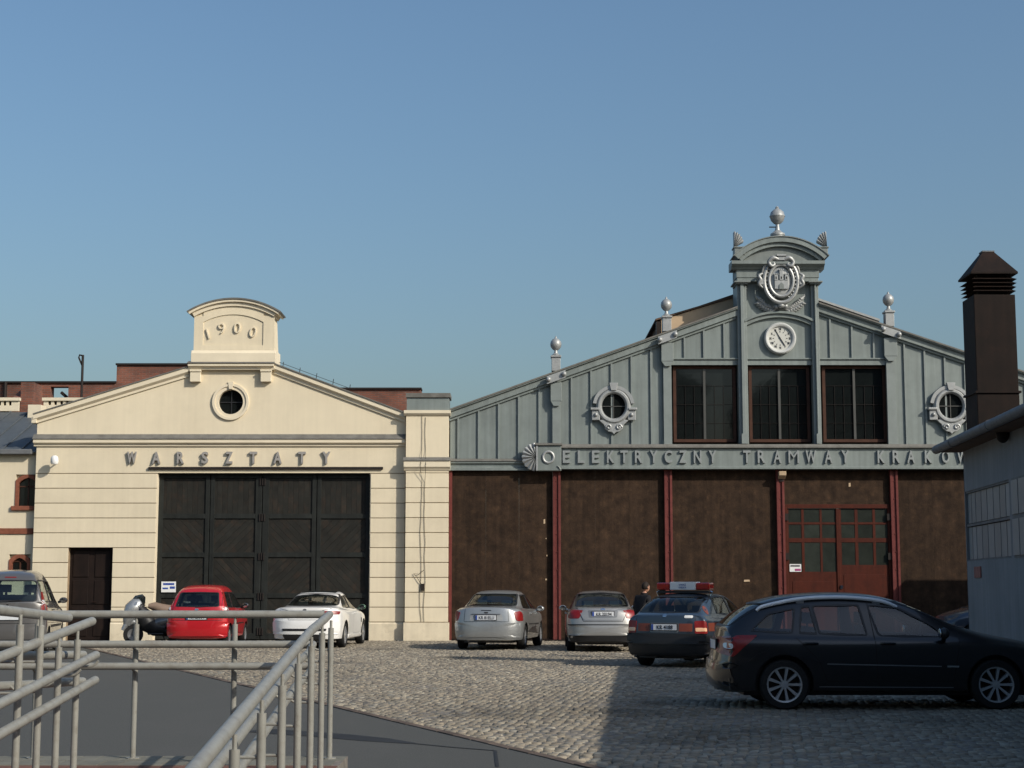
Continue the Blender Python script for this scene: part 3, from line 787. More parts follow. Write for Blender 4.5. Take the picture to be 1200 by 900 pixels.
# --- posts and boarded bays
postx = [X(525.5, 650), X(652.5, 650), X(783.7, 650), X(915.5, 650), X(1049.3, 650), X(1182, 650), X(1316, 650)]
for i, xx in enumerate(postx[:6]):
    w = .10
    if i == 0:
        part('post', bx(hL - .02, hL + .07, FY - .05, FY + .1, 0, cT), M_red, dh); continue
    p = part('post', MB().box(xx - .115, xx - .045, FY - .10, FY + .10, .03, cT + .03).box(xx + .045, xx + .115, FY - .10, FY + .10, .03, cT + .03).box(xx - .0445, xx + .0445, FY - .06, FY + .06, .03, cT + .03), M_red, dh, bevel=.006)
    part('post_foot', bx(xx - .24, xx + .24, FY - .16, FY + .1, 0, .035), M_rust, p)
    for k in range(9): part('rivet', MB().ball((xx, FY - .064, .5 + k * .52), .018, 6), M_red, p)
bays = [(hL + .071, postx[1] - .116)] + [(postx[i] + .116, postx[i + 1] - .116) for i in range(1, 5)]
dT2 = Z(591)
for i, (a, b) in enumerate(bays):
    if i == 3:
        part('infill_board', bx(a, b, FY + .05, FY + .09, dT2 + .002, cT + .02), M_panel, dh)
        part('infill_batten', bx(a, b, FY + .03, FY + .049, dT2 + .002, dT2 + .07), M_panel, dh)
        continue
    # boards butt in uneven sheets within a bay
    xs = [a, a + (b - a) * .335, a + (b - a) * .665, b]
    for k in range(3): part('infill_board', bx(xs[k] + .0012, xs[k + 1] - .0012, FY + .05, FY + .09, .06, cT + .02), M_panel, dh)
part('sill', bx(hL, postx[5], FY + .0, FY + .12, 0, .058), M_rust, dh)
# scraps of paper and chips on the boards
for px, py, w_, h_ in ((638, 611, .05, .14), (875.5, 680.5, .18, .06), (996, 568, .06, .12), (640, 631, .03, .03), (641, 651, .03, .05), (640, 679, .05, .05)):
    part('paper_scrap', MB().prism([(X(px, py) - w_ / 2, Z(py) - h_ / 2), (X(px, py) + w_ / 2, Z(py) - h_ / 2.5), (X(px, py) + w_ / 2.4, Z(py) + h_ / 2), (X(px, py) - w_ / 2.2, Z(py) + h_ / 2.3)], FY + .035, FY + .045), M_wood, dh)
# --- double door in the fourth bay
ax, bx_ = bays[3]
DX = X(982.5, 640)
door = part('door', MB().box(ax + .002, ax + .08, FY - .02, FY + .09, .03, dT2).box(bx_ - .08, bx_ - .002, FY - .02, FY + .09, .03, dT2).box(ax + .081, bx_ - .081, FY - .02, FY + .09, dT2 - .12, dT2), M_doorred, dh, bevel=.006)
def leaf(x0, x1, cols, r3b):
    r = [(Z(612), Z(596)), (Z(630.5), Z(614.5)), (r3b, Z(635.5))]
    xs = [x0] + sum([[a, b] for a, b in cols], []) + [x1]
    mb = MB()
    zt, zb_ = dT2 - .125, .06
    mb.box(x0, x1, FY + .02, FY + .06, r[0][1], zt)
    zs = [r[0][1], r[0][0], r[1][1], r[1][0], r[2][1], r[2][0]]
    mb.box(x0, x1, FY + .02, FY + .06, zs[2], zs[1]).box(x0, x1, FY + .02, FY + .06, zs[4], zs[3]).box(x0, x1, FY + .02, FY + .06, zb_ + 0, zs[5])
    for k in range(0, len(xs), 2):
        for (z0, z1) in r: mb.box(xs[k], xs[k + 1], FY + .022, FY + .058, z0, z1)
    lf = part('door_leaf', mb, M_doorred, dh)
    part('door_leaf_panel', bx(x0 + .12, x1 - .12, FY + .008, FY + .0199, .25, r3b - .28), M_doorred, lf, bevel=.008)
    for a, b in cols:
        for (z0, z1) in r: part('pane', bx(a, b, FY + .035, FY + .045, z0, z1), M_glassdoor, lf)
    return lf
cl = [(X(924), X(939)), (X(942), X(960.5)), (X(963), X(979))]
cr_ = [(X(985.5), X(1001.5)), (X(1005), X(1022.5)), (X(1025.5), X(1040.5))]
l1 = leaf(ax + .085, DX - .02, cl, Z(670)); l2 = leaf(DX + .02, bx_ - .085, cr_, Z(662))
part('astragal', bx(DX - .05, DX + .05, FY - .01, FY + .0195, .06, dT2 - .13), M_doorred, dh, bevel=.006)
part('latch', bx(DX + .02, DX + .10, FY - .04, FY - .011, Z(690), Z(686)), M_chrome, dh)
nt_ = part('notice', bx(X(924), X(937.5), FY - .0, FY + .010, Z(670), Z(661)), M_white, dh)
part('print', bx(X(930), X(937), FY - .004, FY - .0005, Z(669), Z(666.5)), mat('magenta_print', (.35, .05, .18), .5), nt_)
part('print', bx(X(925), X(936), FY - .004, FY - .0005, Z(664), Z(662.3)), M_ink, nt_)
for zz in (Z(606), Z(652)):
    for xx, s in ((ax + .0, 1), (bx_ - .0, -1)): part('hinge', bx(min(xx, xx + s * .11), max(xx, xx + s * .11), FY - .06, FY - .021, zz - .10, zz + .10), M_steel, dh)
lx, lz = X(915, 557), Z(557)
lm = part('wall_lamp', MB().prism_x([(FY - .11, lz - .12), (FY - .30, lz - .02), (FY - .32, lz + .10), (FY - .11, lz + .10)], lx - .10, lx + .11), M_wood, dh, bevel=.01)
part('lamp_base', bx(lx - .07, lx + .07, FY - .11, FY - .101, lz - .19, lz - .12), M_steel, lm)
# --- left cornice and sign band
sb0, sb1 = X(628, 536), X(657.5, 536)
part('lintel_beam', bx(hL, hR, FY - .02, FY + .3, cT + .031, Z(541)), M_zincd, dh)
part('cornice', MB().prism_x([(FY - .021, cT), (FY - .12, cT), (FY - .12, cT + .07), (FY - .06, cT + .09), (FY - .06, Z(545)), (FY - .13, Z(543)), (FY - .13, Z(541)), (FY - .021, Z(541))], hL - .02, sb0 - .002), M_zinc, dh)
part('cornice_flashing', MB().prism_x([(FY - .16, Z(541) + .001), (FY - .16, Z(540.3)), (FY - .021, Z(537.5)), (FY - .021, Z(541) + .001)], hL - .02, sb0 - .002), M_flash, dh)
SF = FY - .26
band = part('sign_band', MB().box(sb1, hR - .5, SF, FY - .0205, Z(550), Z(526)).box(sb1, hR - .5, SF - .03, SF - .0005, Z(550.5), Z(547.5)), M_zinc, dh, bevel=.008)
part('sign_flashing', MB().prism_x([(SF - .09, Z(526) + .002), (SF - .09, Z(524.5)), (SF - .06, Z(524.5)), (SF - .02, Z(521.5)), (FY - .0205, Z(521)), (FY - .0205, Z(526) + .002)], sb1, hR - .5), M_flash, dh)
blk = part('end_block', bx(sb0, sb1 - .002, SF - .09, FY - .0205, Z(552.5), Z(523)), M_zinc, dh, bevel=.012)
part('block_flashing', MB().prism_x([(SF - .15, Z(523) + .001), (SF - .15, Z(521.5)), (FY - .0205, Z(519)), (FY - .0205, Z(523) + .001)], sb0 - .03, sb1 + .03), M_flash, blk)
part('ring', MB().tube([(X(642.3, 536.5) + .155 * math.cos(a), SF - .10, Z(536.8) + .165 * math.sin(a)) for a in [2 * PI * k / 28 for k in range(28)]], .038, 8, closed=True), M_silver, blk, smooth=True)
part('block_fillet', bx(sb0 + .0, sb0 + .05, SF - .115, SF - .0905, Z(552.4), Z(523.1)), M_silver, blk)
part('scroll', MB().tube([(sb1 - .12, SF - .1, Z(547)), (sb1 - .07, SF - .11, Z(548.5)), (sb1 - .03, SF - .1, Z(551))], .02, 8), M_zincd, blk, smooth=True)
def lets(s, pxs, py0=543.5, py1=529):
    for ch, px in zip(s, pxs):
        letter('letter', ch, M_letter_s, dh, X(px, 536), SF - .035, Z(py0), Z(py1) - Z(py0), .035, width=(8.9 if ch not in 'MWL' else (12.3 if ch != 'L' else 7.8)) / 39.6, bold=.010 if ch != 'M' else 0)
lets('ELEKTRYCZNY', [663.5, 680.5, 697.5, 715, 730.5, 747.5, 765, 782, 799, 816, 833.5])
lets('TRAMWAY', [873.5, 890.5, 909, 928, 948, 968.5, 988])
lets('KRAKOWSKI', [1030, 1047.5, 1064.5, 1085, 1105, 1124.5, 1144, 1161, 1174])
def shell(cx, cy, cz_, r, a0, a1, nl, depth, nr=6, sub=6, thick=.03, sx=1.0):
    """ribbed fan: lobes with a scalloped rim"""
    n = nl * sub; vs, fs = [], []
    for i in range(n + 1):
        t = i / n; a = a0 + (a1 - a0) * t; w = abs(math.sin(PI * t * nl))
        for j in range(nr + 1):
            q = j / nr; rr = r * q * (1 - .07 * (1 - w) * q)
            vs.append((cx + sx * rr * math.cos(a), cy - depth * (.35 + .65 * w) * math.sin(PI * min(1, q * .62 + .2)) * (1 - .25 * q), cz_ + rr * math.sin(a)))
    m = nr + 1; o = len(vs)
    for v in list(vs): vs.append((v[0], cy + thick, v[2]))
    for i in range(n):
        for j in range(nr):
            a, b, c, d = i * m + j, i * m + j + 1, (i + 1) * m + j + 1, (i + 1) * m + j
            fs += [(a, b, c, d), (o + d, o + c, o + b, o + a)]
        a, b = i * m + nr, (i + 1) * m + nr; fs.append((a, o + a, o + b, b))
    for e in (0, n):
        for j in range(nr): fs.append((e * m + j, o + e * m + j, o + e * m + j + 1, e * m + j + 1))
    return MB().add(vs, fs)
part('shell_ornament', shell(sb0 - .002, SF + .0, Z(536.3), .42, PI / 2, 3 * PI / 2, 9, .12), M_silver, dh, smooth=True)
# --- zinc gable wall: standing-seam sheets with battens, each one a piece
gb = Z(521)
wz0, wz1 = Z(519), Z(430)                                  # window strip
tcl, tcr = X(875.6, 450), X(951.6, 450)                    # inner edges of tower columns
tol, tor = X(864.6, 450), X(960.4, 450)
seamsL = [X(p, 510) for p in (537, 561, 584.5, 608, 632, 647)]
segs = [hL] + seamsL + [X(656.5, 510)] + [X(p, 500) for p in (670, 693, 717, 740.5, 763.5, 777)]
def sheet(x0, x1, z0, y=FY):
    z1a, z1b = gable_z(x0) - .20, gable_z(x1) - .20
    part('cladding_sheet', MB().prism([(x0 + .004, z0), (x1 - .004, z0), (x1 - .004, z1b), (x0 + .004, z1a)], y, y + .05), M_zinc, dh)
def batten(x, z0, w=.05):
    part('batten', MB().prism([(x - w / 2, z0), (x + w / 2, z0), (x + w / 2, gable_z(x + w / 2) - .21), (x - w / 2, gable_z(x - w / 2) - .21)], FY - .055, FY - .0005), M_zincb, dh)
for i in range(len(segs) - 1):
    sheet(segs[i], segs[i + 1], Z(538) if segs[i] < sb0 - .1 else gb)
    if 0 < i: batten(segs[i] + .0, Z(538) if segs[i] < sb0 - .1 else gb)
wL0 = X(787, 470)
part('cladding_sheet', MB().prism([(segs[-1] + .004, gb), (wL0, gb), (wL0, gable_z(wL0) - .2), (segs[-1] + .004, gable_z(segs[-1]) - .2)], FY, FY + .05), M_zinc, dh)
hz = Z(420)
tops = [wL0] + [X(p, 390) for p in (801.8, 824.5, 848.3)] + [tol]
for i in range(4):
    sheet(tops[i], tops[i + 1], hz)
    if i: batten(tops[i], hz)
wR1 = X(1040.5, 470)
tops = [tor] + [X(p, 390) for p in (972.5, 997.8, 1023)] + [wR1]
for i in range(4):
    sheet(tops[i], tops[i + 1], hz)
    if i: batten(tops[i], hz)
rs = [wR1] + [X(p, 500) for p in (1050, 1062, 1085.5, 1109, 1132.5, 1156, 1180, 1203.5, 1227, 1250, 1273)]
rs.append(hR)
for i in range(len(rs) - 1):
    sheet(rs[i], rs[i + 1], gb)
    if i: batten(rs[i], gb)
# raking cornice
def rake2(a, b):
    part('raking_cornice', MB().rake([(FY + .05, -.30), (FY - .07, -.30), (FY - .07, -.24), (FY - .14, -.22), (FY - .14, -.05), (FY - .22, -.03), (FY - .22, 0), (FY + .05, 0)], a, b), M_zinc, dh)
    part('roof_edge', MB().rake([(FY - .25, .002), (FY - .25, .05), (FY + .5, .05), (FY + .5, .002)], a, b), M_flash, dh)
rake2((hL, gable_z(hL)), (tol, gable_z(tol)))
rake2((tor, gable_z(tor)), (hR + .2, gable_z(hR + .2)))
# slim posts with drop brackets, pedestals and ball finials
def gpost(xx, w, y0=None):
    zt = gable_z(xx)
    part('gable_post', bx(xx - w / 2, xx + w / 2, FY - .12, FY - .0, gb, zt - .27), M_zincb, dh)
    b = part('drop_bracket', MB().box(xx - w * .75, xx + w * .75, FY - .2, FY - .1205, zt - .85, zt - .30).prism([(xx - w * .75, zt - .8505), (xx - .08, zt - 1.0), (xx + .08, zt - 1.0), (xx + w * .75, zt - .8505)], FY - .19, FY - .1205), M_zincb, dh, bevel=.008)
    sl = (gable_z(xx + .4) - gable_z(xx - .4)) / .8
    part('knob_bar', MB().rake([(FY - .26, -.26), (FY - .30, -.26), (FY - .30, -.03), (FY - .26, -.03)], (xx - .28, zt - .28 * sl), (xx + .28, zt + .28 * sl)), M_silver, b)
    for s in (-1, 1): part('knob', MB().ball((xx + s * .23, FY - .33, zt + s * .23 * sl - .14), .075, 10), M_silver, b, smooth=True)
    pd = part('pedestal', MB().box(xx - .13, xx + .13, FY - .20, FY + .10, zt + .051, zt + .46).box(xx - .155, xx + .155, FY - .235, FY + .135, zt + .461, zt + .52), M_silver, dh, bevel=.01)
    part('ball_finial', MB().lathe([(.11, .521), (.12, .55), (.06, .60), (.045, .68), (.10, .715), (.155, .79), (.170, .87), (.155, .95), (.10, 1.02), (.04, 1.05), (.025, 1.10), (.001, 1.13)], (xx, FY - .05, zt), 20), M_silver, pd, smooth=True)
gpost(X(651.6, 480), .22); gpost(X(781.8, 450), .24); gpost(X(1043.3, 450), .26)
xm_ = 2 * HX - X(651.6, 480); gpost(xm_, .22)
# oval windows
def bullseye(cx, cz_):
    rt = part('round_window', MB().tube([(cx + .43 * math.cos(a), FY - .10, cz_ + .45 * math.sin(a)) for a in [2 * PI * k / 36 for k in range(36)]], .085, 10, closed=True, flat=1.1), M_silver, dh, smooth=True)
    part('surround', MB().arc(cx, cz_, .375, .52, 0, 2 * PI, FY - .12, FY - .001, 36).arc(cx, cz_, .52, .62, R(8), R(172), FY - .17, FY - .056, 24), M_silver, rt, smooth=True)
    part('pane', MB().lathe([(.001, 0), (.374, 0), (.374, .02), (.001, .02)], (cx, FY - .05, cz_), 32, 'y'), M_glass, rt)
    part('glazing_bar', MB().box(cx - .37, cx + .37, FY - .075, FY - .051, cz_ - .012, cz_ + .012).box(cx - .012, cx + .012, FY - .074, FY - .052, cz_ - .37, cz_ + .37), M_muntin, rt)
    part('keystone', MB().prism([(cx - .08, cz_ + .46), (cx + .08, cz_ + .46), (cx + .13, cz_ + .69), (cx - .13, cz_ + .69)], FY - .23, FY - .1), M_silver, rt, bevel=.01)
    for s in (-1, 1):
        part('ear', MB().box(cx + s * .53 - .12, cx + s * .53 + .12, FY - .16, FY - .057, cz_ - .42, cz_ - .12).box(cx + s * .56 - .13, cx + s * .56 + .13, FY - .22, FY - .057, cz_ - .119, cz_ - .05), M_silver, rt, bevel=.015)
        part('ear_boss', MB().ball((cx + s * .53, FY - .17, cz_ - .26), .06, 8), M_silver, rt, smooth=True)
    poly = [(-.44, -.42), (-.36, -.50), (-.30, -.55), (-.26, -.68), (-.16, -.76), (-.06, -.78), (0, -.84), (.06, -.78), (.16, -.76), (.26, -.68), (.30, -.55), (.36, -.50), (.44, -.42), (.30, -.40), (0, -.50), (-.30, -.40)]
    part('apron', MB().prism([(cx + a, cz_ + b) for a, b in poly], FY - .15, FY - .057), M_silver, rt, bevel=.015)
    for s in (-1, 1):
        part('scroll', MB().tube([(cx + s * (.15 + .09 * math.cos(a) * (1 - k / 16)), FY - .165, cz_ - .63 + .09 * math.sin(a) * (1 - k / 16)) for k, a in enumerate([k * .55 for k in range(14)])], .028, 8), M_silver, rt, smooth=True)
bullseye(X(718.8, 476), Z(476.5)); bullseye(X(1113, 476), Z(476.2)); 
# --- window strip
part('window_back', bx(wL0, wR1, FY + .32, FY + .36, gb, hz + .1), M_steel, dh)
part('window_header', MB().prism_x([(FY - .0, Z(428)), (FY - .06, Z(428)), (FY - .06, Z(422.5)), (FY - .11, Z(421.5)), (FY - .11, Z(420)), (FY - .0, Z(420))], wL0, tol), M_zinc, dh)
part('window_header', MB().prism_x([(FY - .0, Z(428)), (FY - .06, Z(428)), (FY - .06, Z(422.5)), (FY - .11, Z(421.5)), (FY - .11, Z(420)), (FY - .0, Z(420))], tor, wR1), M_zinc, dh)
part('window_header', MB().prism_x([(FY - .0, Z(428)), (FY - .06, Z(428)), (FY - .06, Z(422.5)), (FY - .11, Z(421.5)), (FY - .11, Z(420)), (FY - .0, Z(420))], tcl, tcr), M_zinc, dh)
for k, (a, b) in enumerate(((X(789.5, 475), X(863, 475)), (X(878.5, 475), X(950, 475)), (X(965, 475), X(1039.5, 475)))):
    z0, z1 = wz0 + .03, Z(428.5)
    mid = (a + b) / 2
    w = part('window', MB().box(a, a + .09, FY + .10, FY + .2, z0, z1).box(b - .09, b, FY + .10, FY + .2, z0, z1).box(a + .0905, b - .0905, FY + .10, FY + .2, z0, z0 + .09).box(a + .0905, b - .0905, FY + .10, FY + .2, z1 - .08, z1), M_brownframe, dh)
    part('mullion', bx(mid - .035, mid + .035, FY + .11, FY + .19, z0 + .091, z1 - .081), M_muntin, w)
    for s, (p_, q_) in enumerate(((a + .0905, mid - .0355), (mid + .0355, b - .0905))):
        g = MB()
        for c in range(1, 3):
            xx = p_ + (q_ - p_) * c / 3; g.box(xx - .004, xx + .004, FY + .135, FY + .158, z0 + .091, z1 - .60)
        for r_ in range(0, 3):
            zz = z0 + (z1 - z0) * (.25 + r_ * .245); g.box(p_, q_, FY + .1355, FY + .1575, zz - .004, zz + .004)
        part('glazing_bar', g, M_steel, w)
        part('pane', bx(p_, q_, FY + .16 + .002 * s, FY + .175, z0 + .091, z1 - .081), M_glass, w)
# --- clock tower
TY = FY - .20
ct = part('tower_face', MB().box(tcl + .0, tcr - .0, FY - .03, FY + .5, Z(419.9), Z(309)), M_zinc, dh)
part('tower_back', bx(tol, tor, FY + .501, FY + .7, hz, Z(309)), M_zinc, dh)
for a, b in ((tol, tcl), (tcr, tor)):
    w_ = b - a
    cl_ = part('tower_column', MB().box(a, b, FY - .16, FY + .5, gb, Z(335)).box(a + .09, b - .09, FY - .26, FY - .1605, gb + .001, Z(335)), M_zincb, dh, bevel=.008)
    part('capital', MB().box(a - .10, b + .10, FY - .36, FY + .5, Z(333.4), Z(331.5)).box(a - .04, b + .04, FY - .30, FY + .5, Z(335) + .001, Z(333.4) - .001), M_zincd, cl_, bevel=.01)
    part('column_foot', bx(a + .05, b - .05, FY - .30, FY - .2605, gb + .002, gb + .3), M_zincb, cl_)
# arched ledge over the clock
ex, ez, er, ea = circ((tcl, Z(382)), ((tcl + tcr) / 2, Z(372.5)), (tcr, Z(382)))
part('clock_arch', MB().arc(ex, ez, er, er + .11, PI / 2 - ea, PI / 2 + ea, FY - .13, FY - .031, 20).arc(ex, ez, er + .111, er + .18, PI / 2 - ea, PI / 2 + ea, FY - .20, FY - .031, 20), M_zinc, dh)
# clock
kx, kz = X(913.5, 397), Z(397.2)
clock = part('clock', MB().lathe([(.36, -.02), (.36, -.10), (.40, -.13), (.44, -.13), (.475, -.09), (.475, .02)], (kx, FY - .05, kz), 40, 'y'), M_clockring, dh, smooth=True)
part('clock_face', MB().lathe([(.001, 0), (.361, 0), (.361, .02), (.001, .02)], (kx, FY - .11, kz), 40, 'y'), mat('clock_face_white', (.55, .55, .50), .5, var=.05), clock)
for h in range(12):
    a = PI / 2 - h * PI / 6
    t = ['XII', 'I', 'II', 'III', 'IIII', 'V', 'VI', 'VII', 'VIII', 'IX', 'X', 'XI'][h]
    letter('numeral', t, M_ink, clock, kx + .285 * math.cos(a), FY - .116, kz + .285 * math.sin(a) - .035, .07, .002, wid=.7, bold=.002)
for h in range(60):
    a = h * PI / 30
    if h % 5 == 0: part('minute_mark', MB().tube([(kx + .22 * math.cos(a), FY - .114, kz + .22 * math.sin(a)), (kx + .185 * math.cos(a), FY - .114, kz + .185 * math.sin(a))], .010, 6), M_ink, clock)
for a, l_, w in ((R(90 - 148), .25, .016), (R(90 + 28), .30, .011)):
    part('hand', MB().tube([(kx - .05 * math.cos(a), FY - .125, kz - .05 * math.sin(a)), (kx + l_ * math.cos(a), FY - .125, kz + l_ * math.sin(a))], [w, w * .7], 6), M_ink, clock)
# entablature and arched pediment
e0, e1 = tol - .06, tor + .04
part('architrave', bx(tol - .0, tor + .0, FY - .22, FY + .25, Z(331.4), Z(327)), M_zinc, dh, bevel=.01)
part('tower_frieze', bx(tol - .02, tor + .02, FY - .24, FY + .25, Z(327) + .001, Z(318)), M_zinc, dh, bevel=.006)
part('tower_cornice', MB().prism_x([(FY + .25, Z(318) + .001), (FY - .28, Z(318) + .001), (FY - .33, Z(315.5)), (FY - .42, Z(313.5)), (FY - .46, Z(312.5)), (FY - .46, Z(308.8)), (FY + .25, Z(308.8))], e0 - .12, e1 + .12), M_zinc, dh)
px0, px1 = X(858.5, 304), X(966.5, 304)
ux, uz, ur, ua = circ((px0, Z(303)), ((px0 + px1) / 2, Z(281.5)), (px1, Z(303)))
part('pediment_arch', MB().arc(ux, uz, ur - .15, ur, PI / 2 - ua, PI / 2 + ua, FY - .50, FY + .25, 28).arc(ux, uz, ur - .27, ur - .151, PI / 2 - ua * .97, PI / 2 + ua * .97, FY - .42, FY + .25, 28), M_zinc, dh)
tym = [(ux + (ur - .272) * math.sin(a), uz + (ur - .272) * math.cos(a)) for a in [ua * (.93 - 1.86 * i / 16) for i in range(17)]]
part('tympanum', MB().prism([(tym[-1][0], Z(308.8) + .001), (tym[0][0], Z(308.8) + .001)] + tym, FY - .30, FY + .8), M_zincd, dh)
part('pediment_flashing', MB().arc(ux, uz, ur + .001, ur + .03, PI / 2 - ua - .02, PI / 2 + ua + .02, FY - .53, FY + .27, 28), M_zincd, dh)
for s, pxc in ((-1, 864.5), (1, 960.5)):
    bxx = X(pxc, 290); zb_ = Z(292.5)
    f = part('corner_pedestal', MB().box(bxx - .16, bxx + .16, FY - .44, FY - .05, Z(302), zb_ - .04).box(bxx - .19, bxx + .19, FY - .47, FY - .02, zb_ - .0395, zb_), M_zincd, dh, bevel=.01)
    part('corner_shell', shell(bxx + s * .16, FY - .25, zb_ + .0, .50, PI / 2 if s > 0 else 0 + R(20), (PI - R(20)) if s > 0 else PI / 2, 5, .13, thick=.08, sx=.66), M_silver, f, smooth=True)
fx_ = X(910.5, 270)
fin = part('ball_finial', MB().lathe([(.20, Z(281.5)), (.20, Z(277)), (.22, Z(276.9)), (.22, Z(275)), (.16, Z(273.5)), (.08, Z(271)), (.06, Z(267)), (.055, Z(264)), (.12, Z(262.5)), (.19, Z(259.5)), (.225, Z(255.2)), (.235, Z(255)), (.235, Z(254)), (.225, Z(253.8)), (.19, Z(249.5)), (.10, Z(246.5)), (.05, Z(245.5)), (.06, Z(244.5)), (.03, Z(243)), (.001, Z(242.4))], (fx_, FY - .1, 0), 24), M_silver, dh, smooth=True)
part('finial_arm', MB().tube([(fx_, FY - .1, Z(267)), (fx_ - .25, FY - .1, Z(267))], .018, 6), M_steel, fin)
# coat of arms
qx, qz, QY = X(913, 332), Z(331.5), FY - .34
arms = part('coat_of_arms', MB().lathe([(.001, .16), (.001, -.02), (.25, -.03), (.40, -.0), (.46, .10), (.46, .16)], (qx, QY, qz - .02), 36, 'y', sx=.80), M_silver, dh, smooth=True)
for v in range(len(arms.data.vertices)): arms.data.vertices[v].co.z = (arms.data.vertices[v].co.z - qz) * 1.12 + qz
def soft(pts, rs, k=5):
    P = [Vector(p) for p in pts]; n = len(P); out, ro = [], []
    for i in range(n - 1):
        p0, p1, p2, p3 = P[max(i - 1, 0)], P[i], P[i + 1], P[min(i + 2, n - 1)]
        for j in range(k):
            t = j / k
            out.append(.5 * ((2 * p1) + (p2 - p0) * t + (2 * p0 - 5 * p1 + 4 * p2 - p3) * t * t + (3 * p1 - p0 - 3 * p2 + p3) * t ** 3)); ro.append(rs[i] + (rs[i + 1] - rs[i]) * t)
    out.append(P[-1]); ro.append(rs[-1]); return out, ro
def ell(cx, cz_, a, b, y, r, t0=0, t1=2 * PI, n=40, wob=0):
    full = abs(t1 - t0 - 2 * PI) < 1e-4
    N_ = n if full else n + 1
    pts = [(cx + (a + wob * math.cos(t * 12)) * math.cos(t), y, cz_ + (b + wob * math.cos(t * 12)) * math.sin(t)) for t in [t0 + (t1 - t0) * k / n for k in range(N_)]]
    return MB().tube(pts, r, 8, closed=full)
part('oval_frame', ell(qx, qz, .50, .66, QY + .0, .060), M_silver, arms, smooth=True)
part('oval_frame', ell(qx, qz, .36, .48, QY - .05, .045), M_silver, arms, smooth=True)
for k in range(26):
    t = R(-60) + R(300) * k / 25
    part('bead', MB().ball((qx + .43 * math.cos(t), QY - .02, qz + .57 * math.sin(t)), .032, 6), M_silver, arms, smooth=True)
tw = MB()
tw.box(qx - .20, qx + .20, QY - .085, QY + .0, qz - .26, qz - .0)
for dx, h_, w_ in ((-.155, .16, .05), (0, .30, .055), (.155, .16, .05)):
    tw.box(qx + dx - w_, qx + dx + w_, QY - .10, QY + .0, qz + .001, qz + h_)
    for k in (-1, 0, 1): tw.box(qx + dx + k * w_ * .95 - .015, qx + dx + k * w_ * .95 + .015, QY - .105, QY - .02, qz + h_ + .001, qz + h_ + .045)
part('castle_relief', tw, M_silver, arms, bevel=.006)
part('castle_gate', MB().prism([(qx - .07, qz - .27), (qx + .07, qz - .27), (qx + .07, qz - .14), (qx, qz - .07), (qx - .07, qz - .14)], QY - .11, QY - .0855), M_zincd, arms)
for dx in (-.155, 0, .155): part('castle_window', bx(qx + dx - .015, qx + dx + .015, QY - .108, QY - .101, qz + .04, qz + .11), M_steel, arms)
crown = MB().box(qx - .10, qx + .10, QY - .16, QY + .1, qz + .60, qz + .72).box(qx - .14, qx + .14, QY - .20, QY + .1, qz + .721, qz + .77)
for s in (-1, 1):
    crown.tube(*soft([(qx + s * .08, QY - .1, qz + .62), (qx + s * .24, QY - .12, qz + .67), (qx + s * .36, QY - .1, qz + .55), (qx + s * .30, QY - .12, qz + .43), (qx + s * .2, QY - .1, qz + .47), (qx + s * .23, QY - .1, qz + .54)], [.06, .075, .06, .05, .04, .03]), 10)
    crown.tube(*soft([(qx + s * .12, QY - .05, qz + .50), (qx + s * .40, QY - .02, qz + .52), (qx + s * .52, QY + .0, qz + .36), (qx + s * .56, QY + .02, qz + .2)], [.05, .06, .045, .02]), 10)
part('crest_scroll', crown, M_silver, arms, smooth=True)
for s in (-1, 1):
    part('side_scroll', MB().box(qx + s * .60 - .06, qx + s * .60 + .06, QY - .06, QY + .1, qz - .12, qz + .05).tube(*soft([(qx + s * .55, QY - .03, qz + .22), (qx + s * .66, QY - .04, qz + .14), (qx + s * .61, QY - .04, qz + .03), (qx + s * .66, QY - .03, qz - .10), (qx + s * .54, QY, qz - .22)], [.03, .05, .055, .05, .025]), 10), M_silver, arms, smooth=True)
lf = MB()
rg = random.Random(2)
for s in (-1, 1):
    for k in range(7):
        t = k / 6
        bx0, bz0 = qx + s * (.12 + .45 * t), qz - .80 + .16 * t * t
        ln = .36 - .10 * t; a = R(8 + 66 * t + rg.uniform(-6, 6)); b2 = a - R(28)
        lf.tube([(bx0, QY + .24, bz0), (bx0 + s * ln * .5 * math.cos(a), QY + .20, bz0 + ln * .5 * math.sin(a)), (bx0 + s * ln * math.cos(b2), QY + .26, bz0 + ln * math.sin(b2) + .05)], [.03, .058, .012], 8)
        a = R(-32 + 30 * t)
        lf.tube([(bx0, QY + .24, bz0), (bx0 + s * ln * .4 * math.cos(a), QY + .21, bz0 + ln * .4 * math.sin(a)), (min(max(bx0 + s * ln * .8 * math.cos(a), tcl + .02), tcr - .02), QY + .27, bz0 + ln * .8 * math.sin(a))], [.03, .052, .012], 8)
    lf.tube([(qx, QY + .24, qz - .82), (qx + s * .3, QY + .23, qz - .80), (qx + s * .62, QY + .24, qz - .62), (qx + s * .74, QY + .25, qz - .36)], [.035, .03, .022, .012], 8)
part('laurel_branches', lf, M_silver, arms, smooth=True)
part('knot', MB().ball((qx, QY + .06, qz - .74), .10, 10, (1.1, .9, .8)).ball((qx - .13, QY + .12, qz - .76), .07, 8).ball((qx + .14, QY + .12, qz - .75), .08, 8), M_silver, arms, smooth=True)
